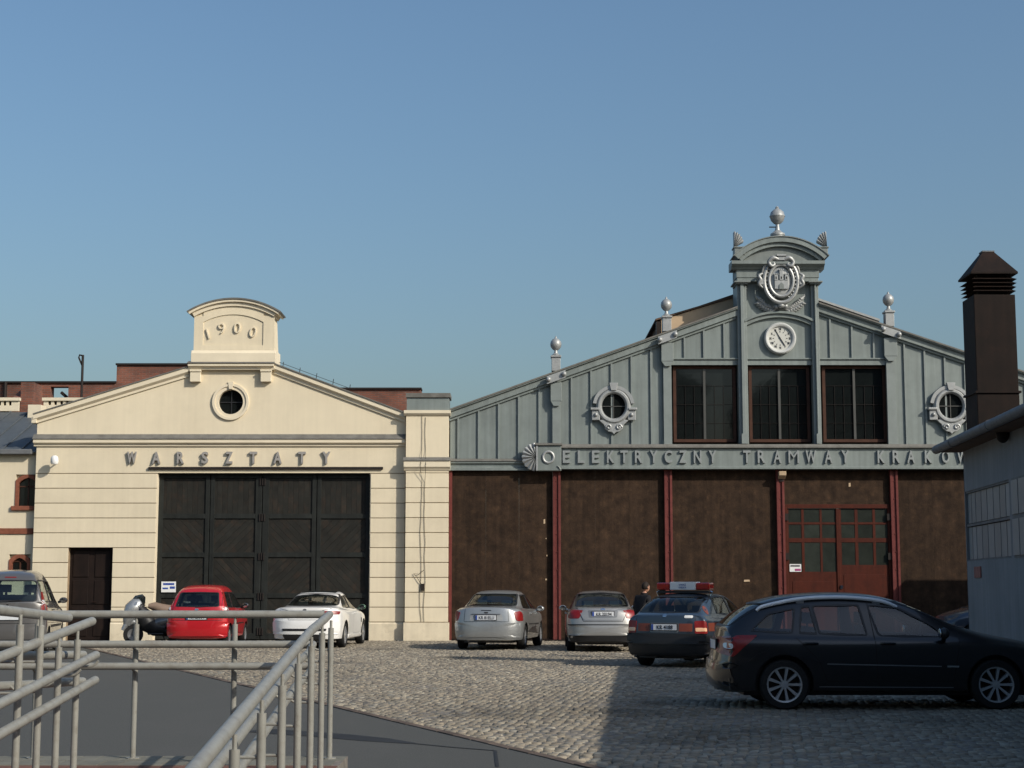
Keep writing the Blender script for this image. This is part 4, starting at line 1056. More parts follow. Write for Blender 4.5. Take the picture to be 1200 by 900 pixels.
# --- body, main roof and the boarded roof monitor behind the gable
gzl, gzr = gable_z(hL) - .1, gable_z(hR) - .1
part('side_wall', MB().box(hL, hL + .3, FY + .31, FY + 40, 0, gzl - .2).box(hR - .3, hR, FY + .31, FY + 40, 0, gzr - .2), M_zinc, dh)
gm = gable_z(HX - .3)
part('roof', MB().add([(hL, FY + .45, gzl), (HX, FY + .45, gable_z(HX - .01) - .1), (HX, FY + 40, gable_z(HX - .01) - .1), (hL, FY + 40, gzl), (hR, FY + .45, gzr), (hR, FY + 40, gzr)], [(0, 1, 2, 3), (1, 4, 5, 2)]), M_slate, dh)
MY = FY + 1.0
def XM(px, py): return gx(px, py, MY)
def ZM(py): return gz(py, MY)
ml, mr_ = (XM(773, 378), ZM(378)), (XM(1030, 378), ZM(377))
mc = (HX, ZM(330))
mon = part('roof_monitor', MB().prism([(ml[0], ml[1] - .9), (mr_[0], mr_[1] - .9), (mr_[0], ZM(379)), mc, (ml[0], ZM(374))], MY + .02, MY + 30), M_brown, dh)
part('monitor_boarding', MB().prism([(ml[0] + .05, ZM(394)), (XM(866, 360), ZM(368)), (XM(866, 350), ZM(347)), (ml[0] + .05, ZM(375.5))], MY - .03, MY + .018), M_wood, mon)
part('monitor_fascia', MB().prism([(XM(768, 377), ZM(376)), (XM(866, 350), ZM(347)), (XM(866, 346), ZM(345)), (XM(768, 373), ZM(374))], MY - .08, MY + 30), M_brown, mon)
part('monitor_post', bx(XM(768.5, 385), XM(773.5, 385), MY - .2, MY + .018, ZM(393), ZM(378)), M_steel, mon)
part('monitor_fascia', MB().prism([(XM(955, 357), ZM(351.5)), (XM(1030, 380), ZM(377)), (XM(1030, 376), ZM(374.5)), (XM(955, 350), ZM(349))], MY - .12, MY + 30), M_silver, mon)

# ------------------------------------------------------------------ low cream building on the far left
BY = 48.25
def XB_(px, py=600): return gx(px, py, BY)
def ZB(py): return gz(py, BY)
lb = thing('annex_building', 'low cream annex at far left edge with grey roof, red brick band, arched windows', 'building', (XB_(-40), BY, 0))
a0, a1 = XB_(-230), X(40) + .0
w0, w1, wb0, wt = XB_(18, 580), XB_(47, 580), ZB(593), ZB(556)
v0, v1, vb0, vt = XB_(10.5, 660), XB_(35.5, 660), 1.95, ZB(649.5)
def arch_pts(x0, x1, zb_, zt, rise=.18, n=8):
    cxx, czz, rr, aa = circ((x0, zt - rise), ((x0 + x1) / 2, zt), (x1, zt - rise))
    return [(x0, zb_), (x1, zb_)] + [(cxx + rr * math.sin(a), czz + rr * math.cos(a)) for a in [aa - 2 * aa * i / n for i in range(n + 1)]]
lw = MB().box(a0, a1 + .3, BY + .12, BY + .4, 0, ZB(533))
part('wall', lw, M_cream, lb)
xs_ = [a0, v0 - 5, v1 - 5.0, v0 - 2.5, v1 - 2.5, v0, v1, a1 + .3]
wf = MB()
for zz0, zz1, (u0, u1) in ((0, ZB(626), (v0, v1)), (ZB(619), ZB(533), (w0, w1))):
    bb, tt = (vb0, vt) if zz0 == 0 else (wb0, wt)
    e = [a0] + sum([[u0 - d, u1 - d] for d in (5.0, 2.5, 0)], []) + [a1 + .3]
    for k in range(0, len(e) - 1, 2): wf.box(e[k], e[k + 1], BY, BY + .119, zz0, zz1)
    for k in range(1, len(e) - 1, 2):
        wf.box(e[k], e[k + 1], BY, BY + .119, zz0, bb).box(e[k], e[k + 1], BY, BY + .119, tt, zz1)
part('wall_face', wf, M_cream, lb)
part('brick_band', bx(a0, a1 - .02, BY - .04, BY + .119, ZB(626) + .001, ZB(619) - .001), M_redbrick, lb, bevel=.01)
for d in (5.0, 2.5, 0):
    for (u0, u1, zb2, zt2) in ((w0, w1, wb0, wt), (v0, v1, vb0, vt)):
        P = arch_pts(u0 - d, u1 - d, zb2, zt2)
        w = part('window', MB().prism(P, BY + .085, BY + .119), M_glass, lb)
        fr_ = MB()
        for k in range(1, len(P)):
            p, q = P[k], P[(k + 1) % len(P)]
            cxm = (u0 + u1) / 2 - d; inn = lambda r: (r[0] + (.09 if r[0] < cxm - .05 else (-.09 if r[0] > cxm + .05 else 0)), r[1] - (.09 if r[1] > zt2 - .3 else 0))
            fr_.prism([p, q, inn(q), inn(p)], BY - .025, BY + .084)
        part('window_surround', fr_, M_redbrick, w)
        part('glazing_bar', MB().box((u0 + u1) / 2 - d - .02, (u0 + u1) / 2 - d + .02, BY + .06, BY + .0845, zb2, zt2).box(u0 - d, u1 - d, BY + .06, BY + .0844, zb2 + (zt2 - zb2) * .6, zb2 + (zt2 - zb2) * .6 + .04), M_brownframe, w)
        part('window_sill', bx(u0 - d - .1, u1 - d + .1, BY - .08, BY + .084, zb2 - .13, zb2), M_redbrick, w, bevel=.01)
rz0, rz1 = ZB(531), gz(484, BY + 4.5)
part('eaves', bx(a0 - .2, a1 - .15, BY - .25, BY - .12, ZB(533), ZB(527)), M_gutter, lb, bevel=.02)
sw = .58; x = a0; 
while x < a1 + .3:
    part('roof_sheet', MB().add([(x, BY - .15, rz0), (x + sw - .01, BY - .15, rz0), (x + sw - .01, BY + 4.5, rz1), (x, BY + 4.5, rz1), (x, BY - .15, rz0 + .03), (x + sw - .01, BY - .15, rz0 + .03), (x + sw - .01, BY + 4.5, rz1 + .03), (x, BY + 4.5, rz1 + .03)],
        [(0, 1, 2, 3), (4, 7, 6, 5), (0, 4, 5, 1), (1, 5, 6, 2), (2, 6, 7, 3), (3, 7, 4, 0)]), M_slate, lb)
    part('roof_seam', MB().tube([(x + sw, BY - .15, rz0 + .05), (x + sw, BY + 4.5, rz1 + .05)], .025, 6), M_slate, lb)
    x += sw
part('upper_wall', bx(a0, a1 + .3, BY + 4.5, BY + 6, 0, rz1 - .05), M_cream, lb)
# ------------------------------------------------------------------ old brick building behind
KY = 62.0
def XK(px, py=460): return gx(px, py, KY)
def ZK(py): return gz(py, KY)
kb_ = thing('brick_ruin', 'old red brick building with an open window hole rising behind the cream gable', 'building', (XK(60), KY, 0))
o0, o1, oz0, oz1 = XK(59), XK(80), ZK(470), ZK(453)
part('wall', MB().box(XK(-120), o0, KY, KY + .5, 0, ZK(449)).box(o1, XK(136), KY, KY + .5, 0, ZK(449)).box(o0, o1, KY, KY + .5, 0, oz0).box(o0, o1, KY, KY + .5, oz1, ZK(449)), M_brick, kb_)
part('wall', MB().box(XK(136), XK(320), KY, KY + 3, 0, ZK(428)), M_brick, kb_)
part('wall', MB().box(XK(320), XK(493), KY, KY + 3, 0, ZK(456.5)), M_brick, kb_)
for a, b, z in ((-120, 136, 449), (135, 320, 428), (320, 494, 456.5)): part('coping', bx(XK(a), XK(b), KY - .08, KY + .6, ZK(z) + .001, ZK(z) + .07), M_steel, kb_)
part('buttress', MB().prism_x([(KY - 1.6, 0), (KY - 1.6, ZK(475)), (KY - .001, ZK(454)), (KY - .001, 0)], XK(27), XK(35)), M_brick, kb_)
part('buttress', bx(XK(35.5), XK(50), KY - 1.2, KY - .001, 0, ZK(452.5)), M_brick, kb_)
part('downpipe', MB().tube([(XK(7), KY - .1, 2), (XK(7), KY - .1, ZK(448))], .07, 8), M_steel, kb_)
part('bent_bar', MB().tube([(XK(70), KY + .2, ZK(459)), (XK(77), KY + .2, ZK(465))], .06, 6), M_steel, kb_)
# balustrade panels of the annex, white with square holes
for a, b, pz, qz_ in ((-34, 23, 482, 466.5), (52, 110, 481, 466.5)):
    Yb = BY + 4.6
    xa, xb_ = gx(a, 475, Yb), gx(b, 475, Yb); z0, z1 = gz(pz, Yb), gz(qz_, Yb)
    hp = []
    k = 5.8 if a < 0 else 7
    holes = ([5.0, 11.2] if a < 0 else [57.5, 64.3, 71.5, 78]); 
    if a < 0: holes = [-20, -12, -1] + holes
    mb = MB().box(xa, xb_, Yb - .1, Yb - .001, z0, z0 + (z1 - z0) * .42).box(xa - .04, xb_ + .04, Yb - .16, Yb - .001, z1 - .10, z1).box(xa, xb_, Yb - .1, Yb - .001, z0 + (z1 - z0) * .74, z1 - .101)
    e = [xa] + sum([[gx(h_, 475, Yb), gx(h_ + 3.2, 475, Yb)] for h_ in holes], []) + [xb_]
    for i in range(0, len(e) - 1, 2): mb.box(e[i], e[i + 1], Yb - .1, Yb - .001, z0 + (z1 - z0) * .42 + .0005, z0 + (z1 - z0) * .74 - .0005)
    part('parapet', mb, M_cream2, lb)
    part('parapet_back', bx(xa, xb_, Yb + .0, Yb + .03, z0, z1 - .1), M_steel, lb)
part('parapet_block', bx(gx(35, 475, BY + 4), gx(50, 475, BY + 4), BY + 3.8, BY + 4.4, gz(500, BY + 4), gz(475, BY + 4)), M_cream2, lb)
# mast
my = 56.0
ms = thing('mast', 'dark thin mast with a short bent arm standing behind the cream gable', 'mast', (gx(96, 460, my), my, 0))
mxx = gx(95.7, 460, my)
part('pole', MB().tube([(mxx, my, 0), (mxx, my, gz(416, my))], .045, 8), M_steel, ms, smooth=True)
part('arm', MB().tube([(mxx + .02, my, gz(417, my)), (mxx - .12, my, gz(416, my)), (mxx - .14, my, gz(419, my)), (mxx - .02, my, gz(428, my))], .03, 6), M_steel, ms)

# ------------------------------------------------------------------ white shed on the right with its rusty duct
SH = Matrix.Rotation(-math.atan(.076), 4, 'Z')
shx, shy = gx(1131.5, 600, 27.5), 27.5
sh = thing('shed', 'grey white rendered shed at right edge with whitened window panes and metal eaves', 'shed', (shx, shy, 0), rz=-math.atan(.076))
def sp(name, mb, m, root=None, **k):                      # shed parts in its own frame: x to the right, y away from the viewer
    o = link(name, mb.mesh(name), m, root or sh, None, k.get('smooth', False), k.get('bevel', 0)); return o
def WY(px):                                               # depth along the wall at which the ray through column px meets it (level with the eye)
    t = (px - 600) / 1915.0; k = .076                      # wall: x = shx + k*(y-shy)
    return (shx - k * shy) / (t - k) - shy
def wallz(px, py):
    Y = WY(px) + shy; return gz(py, Y)
H = 3.86
yw = [WY(p) for p in (1134, 1143.5, 1157, 1172, 1186.5)]
zA_, zB_, zC_ = wallz(1160, 569.5), wallz(1160, 611.5), wallz(1160, 656)
sp('wall', MB().box(.0, .25, -24, yw[4] - .03, 0, H).box(.0, .25, yw[0], 0, 0, H).box(0, .25, yw[4] - .03, yw[0], 0, zC_).box(0, .25, yw[4] - .03, yw[0], zA_, H).box(.25, 7, -.25, 0, 0, H), M_whitewash)
wd = sp('window', MB().box(.09, .12, yw[4] - .03, yw[0], zC_, zA_), M_steel)
for k in range(4):
    a, b = yw[k + 1], yw[k]
    for z0, z1 in ((zC_, zB_), (zB_, zA_)):
        n = 2
        for j in range(n):
            p, q = a + (b - a) * j / n + .02, a + (b - a) * (j + 1) / n - .02
            sp('pane', MB().box(.045, .089, p, q, z0 + .035, z1 - .035), M_whitepane, wd)
sp('window_bar', MB().box(.015, .044, yw[4] - .03, yw[0], zB_ - .02, zB_ + .02).box(.0151, .0441, yw[4] - .03, yw[0], zC_, zC_ + .03).box(.0151, .0441, yw[4] - .03, yw[0], zA_ - .03, zA_), M_gutter, wd)
# second window run, nearer than the frame edge
w2 = sp('window', MB().box(-.012, -.002, WY(1300), WY(1191), zC_, zA_ + .0), M_gutter)
a = WY(1191) - .04
while a - .42 > WY(1300):
    for z0, z1 in ((zC_, zB_), (zB_, zA_)): sp('pane', MB().box(-.03, -.0121, a - .40, a, z0 + .035, z1 - .035), M_whitepane, w2)
    a -= .45
sp('notice', MB().box(-.02, -.002, WY(1151), WY(1143.5), wallz(1147, 677), wallz(1147, 664)), mat('faded_notice', (.28, .12, .10), .7, var=.3, scale=12))
sp('roof', MB().prism([(-.34, H + .02), (-.34, H + .10), (3.6, H + .75), (7.6, H + .1), (7.6, H + .02)], -24.2, .25), M_gutter)
g = MB()
n = 10
sp('gutter', MB().tube([(-.40, -24.2, H + .03), (-.40, .32, H + .03)], .075, 12), M_gutter, smooth=True)
for yy in (-1.2, -4, -7, -10): sp('gutter_joint', MB().tube([(-.40, yy, H + .03), (-.40, yy + .07, H + .03)], .083, 12), M_gutter)
sp('soffit', MB().box(-.33, -.001, -24, .2, H - .03, H + .018), M_brown)
sp('alarm_lamp', MB().ball((-.10, WY(1190), wallz(1190, 509)), .10, 10, (1, .7, 1.3)), M_steel, smooth=True)
# duct
cxx0, cyy0 = gx(1143.5, 420, 28.4), 28.4
CW = gx(1193, 420, 28.4) - cxx0
du = thing('duct', 'tall rusty square ventilation duct with louvred hood rising behind the shed eaves', 'ventilation duct', (cxx0 + CW / 2, cyy0 + CW / 2, 0), rz=0)
def ZD(py): return gz(py, 28.4)
dz1 = ZD(345)
h = CW / 2
def dp(name, mb, m, root=None, **k): return link(name, mb.mesh(name), m, root or du, None, k.get('smooth', False), k.get('bevel', 0))
dp('duct_body', MB().box(-h, h, -h, h, 0, ZD(459)).box(-h * .985, h * .985, -h * .985, h * .985, ZD(459) + .001, dz1), M_rust, bevel=.01)
dp('duct_flange', MB().box(-h - .03, h + .03, -h - .03, h + .03, ZD(460.5), ZD(458)), M_rust)
dp('duct_core', MB().box(-h * .7, h * .7, -h * .7, h * .7, dz1, ZD(319)), M_steel)
for k in range(4):
    z = ZD(341 - k * 4.6)
    e = h + .012 + .006 * k
    dp('louvre', MB().add([(-e, -e, z), (e, -e, z), (e, e, z), (-e, e, z), (-h * .8, -h * .8, z + .055), (h * .8, -h * .8, z + .055), (h * .8, h * .8, z + .055), (-h * .8, h * .8, z + .055)],
       [(0, 1, 5, 4), (1, 2, 6, 5), (2, 3, 7, 6), (3, 0, 4, 7), (4, 5, 6, 7), (3, 2, 1, 0)]), M_rust)
e = h + .045
dp('hood', MB().add([(-e, -e, ZD(319)), (e, -e, ZD(319)), (e, e, ZD(319)), (-e, e, ZD(319)), (-.1, -.1, ZD(291.5)), (.1, -.1, ZD(291.5)), (.1, .1, ZD(291.5)), (-.1, .1, ZD(291.5)), (-e, -e, ZD(321)), (e, -e, ZD(321)), (e, e, ZD(321)), (-e, e, ZD(321))],
   [(0, 1, 5, 4), (1, 2, 6, 5), (2, 3, 7, 6), (3, 0, 4, 7), (4, 5, 6, 7), (8, 11, 10, 9), (8, 9, 1, 0), (9, 10, 2, 1), (10, 11, 3, 2), (11, 8, 0, 3)]), M_rust)
dp('hood_tip', MB().box(-.11, .11, -.11, .11, ZD(291.5) + .001, ZD(290)), M_gutter)
# taller store behind the shed, out of the picture but for the shade it throws on the hall
st = thing('unseen_brick_store', 'taller plain brick store standing behind the white shed, out of sight', 'building', (20, 40, 0))
k_ = 3.2
st_x = 11.4 + 1.32 * k_
part('wall', bx(st_x, st_x + 8, 33.5, 48 - 1.06 * k_, 0, 1.5 + k_), M_brick, st)
part('roof', bx(st_x - .0, st_x + 8.2, 33.3, 48 - 1.06 * k_ + .2, 1.5 + k_ + .001, 1.62 + k_), M_slate, st)
nb = thing('sky_blocker_block', 'long unseen brick block added beyond the shed to hold back sky light', 'building', (22, 1, 0))  # added out of view to keep sky light off the shaded yard
part('wall', bx(16.5, 28, -20, 22, -.6, 9.2), M_brick, nb)
part('roof', MB().prism([(16.3, 9.201), (28.2, 9.201), (22.5, 10.6)], -20.2, 22.2), M_slate, nb)
for k in range(13):
    for z in (1.2, 5.2): part('window', bx(16.44, 16.499, -18.5 + k * 3.1, -17.2 + k * 3.1, z, z + 2.0), M_glass, nb)
# buildings across the street behind the viewer, seen only as reflections in the window panes
for (a, b, y, hh, rid, lab) in ((-32, -7, -34, 17.5, 6.0, 'plain brown tenement with pitched roof across the street behind the viewer'),
                           (-4, 16, -38, 18.0, 4.0, 'wide low brown block with shallow roof across the street behind the viewer'),
                           (19, 44, -32, 16.5, 7.0, 'brown gabled house across the street behind the viewer at right')):
    ob = thing('tenement', lab, 'building', ((a + b) / 2, y, 0), 'buildings across the street behind the viewer')
    part('wall', bx(a, b, y - 12, y, -.6, hh), M_brick, ob)
    part('roof', MB().prism([(a - .5, hh + .01), (b + .5, hh + .01), ((a + b) / 2 + 3, hh + rid), ((a + b) / 2 - 3, hh + rid)], y - 12, y + .5), M_slate, ob)
    for k in range(int((b - a) / 3)):
        for z in (1.4, 4.6): part('window', bx(a + 1 + k * 3, a + 2.2 + k * 3, y + .001, y + .05, z, z + 1.7), M_glass, ob)
# ------------------------------------------------------------------ vehicles
def car_cage(sp):
    st = sp['st']; rowz = sp['rows']                       # (mid, low, sill)
    V, F = [], []; cr_ = {}
    rings = []
    def av(x, y, z): V.append((x, y, z)); return len(V) - 1
    ns = len(st)
    for i, (y, zc_, za, xa, zb_, xb_, xs) in enumerate(st):
        end = 'rear' if i == 0 else ('front' if i == ns - 1 else None)
        off = sp.get(end) if end else None                 # y of rows deck, s, m, l, k, d
        sg = 1 if i == 0 else -1
        cn = sp.get('round', .16) * sg if end else 0
        zm, zl, zk = rowz
        zs = zb_ - .07 if not end else min(zb_ - .05, zb_ - .02)
        P = [('c', 0, zc_, 0), ('a', xa, za, 0), ('b', xb_, zb_, 0), ('s', xs, zs, 1), ('m', xs + .012, zm, 2), ('l', xs, zl, 3), ('k', xs - .03, zk, 4), ('d', xs - .14, zk - .03, 5), ('e', .45, zk - .04, 5), ('f', 0, zk - .04, 5)]
        plus, minus = [], []
        for nme, x, z, r in P:
            yy = y if off is None else off[r]
            if end:
                if nme in 'bsmlkd': yy += cn
                if nme == 'a': yy += cn * .12
            if nme in 'cf': idx = av(0, yy, z); plus.append(idx); minus.append(idx)
            else: plus.append(av(x, yy, z)); minus.append(av(-x, yy, z))
        rings.append((plus, minus))
    for i in range(ns - 1):
        for s in (0, 1):
            A, B = rings[i][s], rings[i + 1][s]
            for j in range(9): F.append((A[j], A[j + 1], B[j + 1], B[j]))
    def crease(a, b, w): cr_[(min(a, b), max(a, b))] = w
    for i, end in ((0, 'rear'), (ns - 1, 'front')):
        P, M_ = rings[i]; off = sp[end]; sg = 1 if i == 0 else -1; cn = sp.get('round', .16) * sg
        xa = st[i][3]
        rows_ = [[M_[2], M_[1], P[0], P[1], P[2]]]
        for r, (nm, zi) in enumerate((('s', 3), ('m', 4), ('l', 5), ('k', 6)), 1):
            z = V[P[zi]][2]
            xi = max(xa, .5)
            rows_.append([M_[zi], av(-xi, off[r] + cn * .12, z), av(0, off[r], z), av(xi, off[r] + cn * .12, z), P[zi]])
        rows_.append([M_[7], M_[8], P[9], P[8], P[7]])
        for r in range(5):
            for k in range(4): F.append((rows_[r][k], rows_[r][k + 1], rows_[r + 1][k + 1], rows_[r + 1][k]))
        for k in range(4):
            crease(rows_[0][k], rows_[0][k + 1], sp.get('deck_crease', .45))
            crease(rows_[2][k], rows_[2][k + 1], .35); crease(rows_[4][k], rows_[4][k + 1], .6)
    g0, g1 = sp['green']
    for s in (0, 1):
        for i in range(ns - 1):
            A, B = rings[i][s], rings[i + 1][s]
            crease(A[6], B[6], .7); crease(A[3], B[3], .30)
            if g0 <= i and i + 1 <= g1: crease(A[1], B[1], .35)
            crease(A[2], B[2], .45)
        crease(rings[g0][s][1], rings[g0][s][2], .25)
    me = bpy.data.meshes.new('body'); me.from_pydata(V, [], F); me.update()
    bm = bmesh.new(); bm.from_mesh(me); bmesh.ops.recalc_face_normals(bm, faces=bm.faces)
    cl_ = bm.edges.layers.float.get('crease_edge') or bm.edges.layers.float.new('crease_edge')
    for e in bm.edges:
        k = (min(e.verts[0].index, e.verts[1].index), max(e.verts[0].index, e.verts[1].index))
        if k in cr_: e[cl_] = cr_[k]
    bm.to_mesh(me); bm.free()
    return me
def evald(o):
    dg = bpy.context.evaluated_depsgraph_get(); dg.update()
    return bpy.data.meshes.new_from_object(o.evaluated_get(dg))
AX = {'rear': (Vector((1, 0, 0)), Vector((0, 0, 1)), Vector((0, 1, 0)), Vector((0, -6, 0))),
      'front': (Vector((1, 0, 0)), Vector((0, 0, 1)), Vector((0, -1, 0)), Vector((0, 12, 0))),
      'right': (Vector((0, 1, 0)), Vector((0, 0, 1)), Vector((-1, 0, 0)), Vector((5, 0, 0))),
      'left': (Vector((0, 1, 0)), Vector((0, 0, 1)), Vector((1, 0, 0)), Vector((-5, 0, 0))),
      'top': (Vector((1, 0, 0)), Vector((0, 1, 0)), Vector((0, 0, -1)), Vector((0, 0, 5)))}
def round_poly(pts, r, n=3):
    out = []; m = len(pts)
    for i in range(m):
        p = Vector(pts[i]); a = Vector(pts[i - 1]); b = Vector(pts[(i + 1) % m])
        da, db = (a - p), (b - p); ra = min(r, da.length * .4); rb = min(r, db.length * .4)
        if r <= 0: out.append(p); continue
        p0 = p + da.normalized() * ra; p1 = p + db.normalized() * rb
        for k in range(n + 1):
            t = k / n; out.append(p0 * (1 - t) ** 2 + p * 2 * t * (1 - t) + p1 * t * t)
    res = []
    m = len(out)
    for i in range(m):
        a, b = out[i], out[(i + 1) % m]; k = max(1, int((b - a).length / .06))
        for j in range(k): res.append(a + (b - a) * j / k)
    return res
def patch(bvh, axis, poly, off=.004, r=.03, rings=5, thick=.012, cast=None):
    U, W, D, O = cast or AX[axis]
    P = round_poly(poly, r); n = len(P); c = Vector((sum(p.x for p in P) / n, sum(p.y for p in P) / n))
    vs = []
    def hit(q):
        o = O + U * q.x + W * q.y
        h, nn, _, _ = bvh.ray_cast(o, D, 30)
        t = 0
        lim = lambda: h is None or (axis == 'rear' and h.y > .34 and h.z < .72)
        while lim() and t < 25:
            t += 1; q2 = c + (q - c) * (1 - .04 * t)
            h, nn, _, _ = bvh.ray_cast(O + U * q2.x + W * q2.y, D, 30)
        if h is None: return o, -D
        return h, nn
    hs = [hit(c)] + [hit(c + (p - c) * (k / rings)) for k in range(1, rings + 1) for p in P]
    vs = [h + nn * off for h, nn in hs]
    fs = [(0, 1 + j, 1 + (j + 1) % n) for j in range(n)]
    for k in range(rings - 1):
        for j in range(n):
            a, b = 1 + k * n + j, 1 + k * n + (j + 1) % n
            fs.append((a, a + n, b + n, b))
    base = 1 + (rings - 1) * n; sk = len(vs)
    for j in range(n):
        h, nn = hs[base + j]; vs.append(h - nn * thick)
    for j in range(n): fs.append((base + j, sk + j, sk + (j + 1) % n, base + (j + 1) % n))
    return MB().add(vs, fs)
def ring_patch(bvh, axis, poly, r, inner, outer, off):
    U, W, D, O = AX[axis]
    P = round_poly(poly, r); n = len(P); c = Vector((sum(p.x for p in P) / n, sum(p.y for p in P) / n)); vs = []
    mean = sum((p - c).length for p in P) / n
    def at(p, d):                                       # move an outline point outward by d metres
        e = p - c; q = c + e * (1 + d / max(e.length, .05))
        h, nn, _, _ = bvh.ray_cast(O + U * q.x + W * q.y, D, 30)
        t = 0
        while h is None and t < 20:
            t += 1; q = c + (q - c) * .97; h, nn, _, _ = bvh.ray_cast(O + U * q.x + W * q.y, D, 30)
        return (h, nn) if h is not None else (O, -D)
    for p in P:
        a, na = at(p, inner); b, nb_ = at(p, outer)
        vs += [a - na * .012, a + na * off, b + nb_ * off, b - nb_ * .004]
    fs = []
    for i in range(n):
        j = (i + 1) % n
        for k in range(3): fs.append((4 * i + k, 4 * i + k + 1, 4 * j + k + 1, 4 * j + k))
    return MB().add(vs, fs)
def ribbon(bvh, axis, pts, w, off=.003, cast=None):
    U, W, D, O = cast or AX[axis]
    pts = [Vector(p) for p in pts]; q = []
    for i in range(len(pts) - 1):
        k = max(1, int((pts[i + 1] - pts[i]).length / .05))
        for j in range(k): q.append(pts[i] + (pts[i + 1] - pts[i]) * j / k)
    q.append(pts[-1]); vs, fs = [], []
    for i, p in enumerate(q):
        t = (q[min(i + 1, len(q) - 1)] - q[max(i - 1, 0)]).normalized(); n_ = Vector((-t.y, t.x)) * w / 2
        for s in (p + n_, p - n_):
            o = O + U * s.x + W * s.y; h, nn, _, _ = bvh.ray_cast(o, D, 30)
            if h is None: h, nn, _, _ = bvh.find_nearest(o - D * (o - Vector((0, 2, .8))).dot(D))
            vs.append(h + nn * off)
    for i in range(len(q) - 1): fs.append((2 * i, 2 * i + 1, 2 * i + 3, 2 * i + 2))
    return MB().add(vs, fs)
WHEEL = {}
def wheel_meshes(r, style):
    k = (r, style)
    if k in WHEEL: return WHEEL[k]
    w = .10; ri = r * (.66 if style == 'cap' else .72)
    ty = MB().lathe([(ri, -w), (r * .93, -w), (r * .985, -w * .8), (r, -w * .4), (r, w * .4), (r * .985, w * .8), (r * .93, w), (ri, w), (ri * .96, w * .5), (ri * .96, -w * .5), (ri, -w)], (0, 0, 0), 36, 'x').mesh('tyre')
    rm = MB(); xo = w * .82
    rm.lathe([(ri * .90, xo), (ri * 1.0, xo + .004), (ri, -w * .5), (ri * .90, -w * .5), (ri * .90, xo)], (0, 0, 0), 36, 'x')
    n = {'cap': 9, 'alloy': 5, 'multi': 9}[style]
    rm.lathe([(.001, xo - .01), (ri * .22, xo - .012), (ri * .26, xo - .05), (.001, xo - .05)], (0, 0, 0), 16, 'x')
    for i in range(n):
        a = 2 * PI * i / n; wd = {'cap': .10, 'alloy': .17, 'multi': .105}[style] * ri
        if style == 'cap': wd = ri * .24
        c, s = math.cos(a), math.sin(a)
        def pt(rr, t, x): return (x, rr * c - t * s, rr * s + t * c)
        r0, r1 = ri * .18, ri * .95
        rm.add([pt(r0, -wd * .55, xo - .045), pt(r0, wd * .55, xo - .045), pt(r1, wd, xo - .045), pt(r1, -wd, xo - .045), pt(r0, -wd * .5, xo - .012), pt(r0, wd * .5, xo - .012), pt(r1, wd * .8, xo - .004), pt(r1, -wd * .8, xo - .004)],
               [(0, 1, 2, 3), (4, 7, 6, 5), (0, 4, 5, 1), (1, 5, 6, 2), (2, 6, 7, 3), (3, 7, 4, 0)])
    rmm = rm.mesh('rim')
    hb = MB().lathe([(.001, -w * .4), (ri * .9, -w * .4), (ri * .9, -w * .3), (.001, -w * .3)], (0, 0, 0), 24, 'x').mesh('brake_disc')
    WHEEL[k] = (ty, rmm, hb); return WHEEL[k]
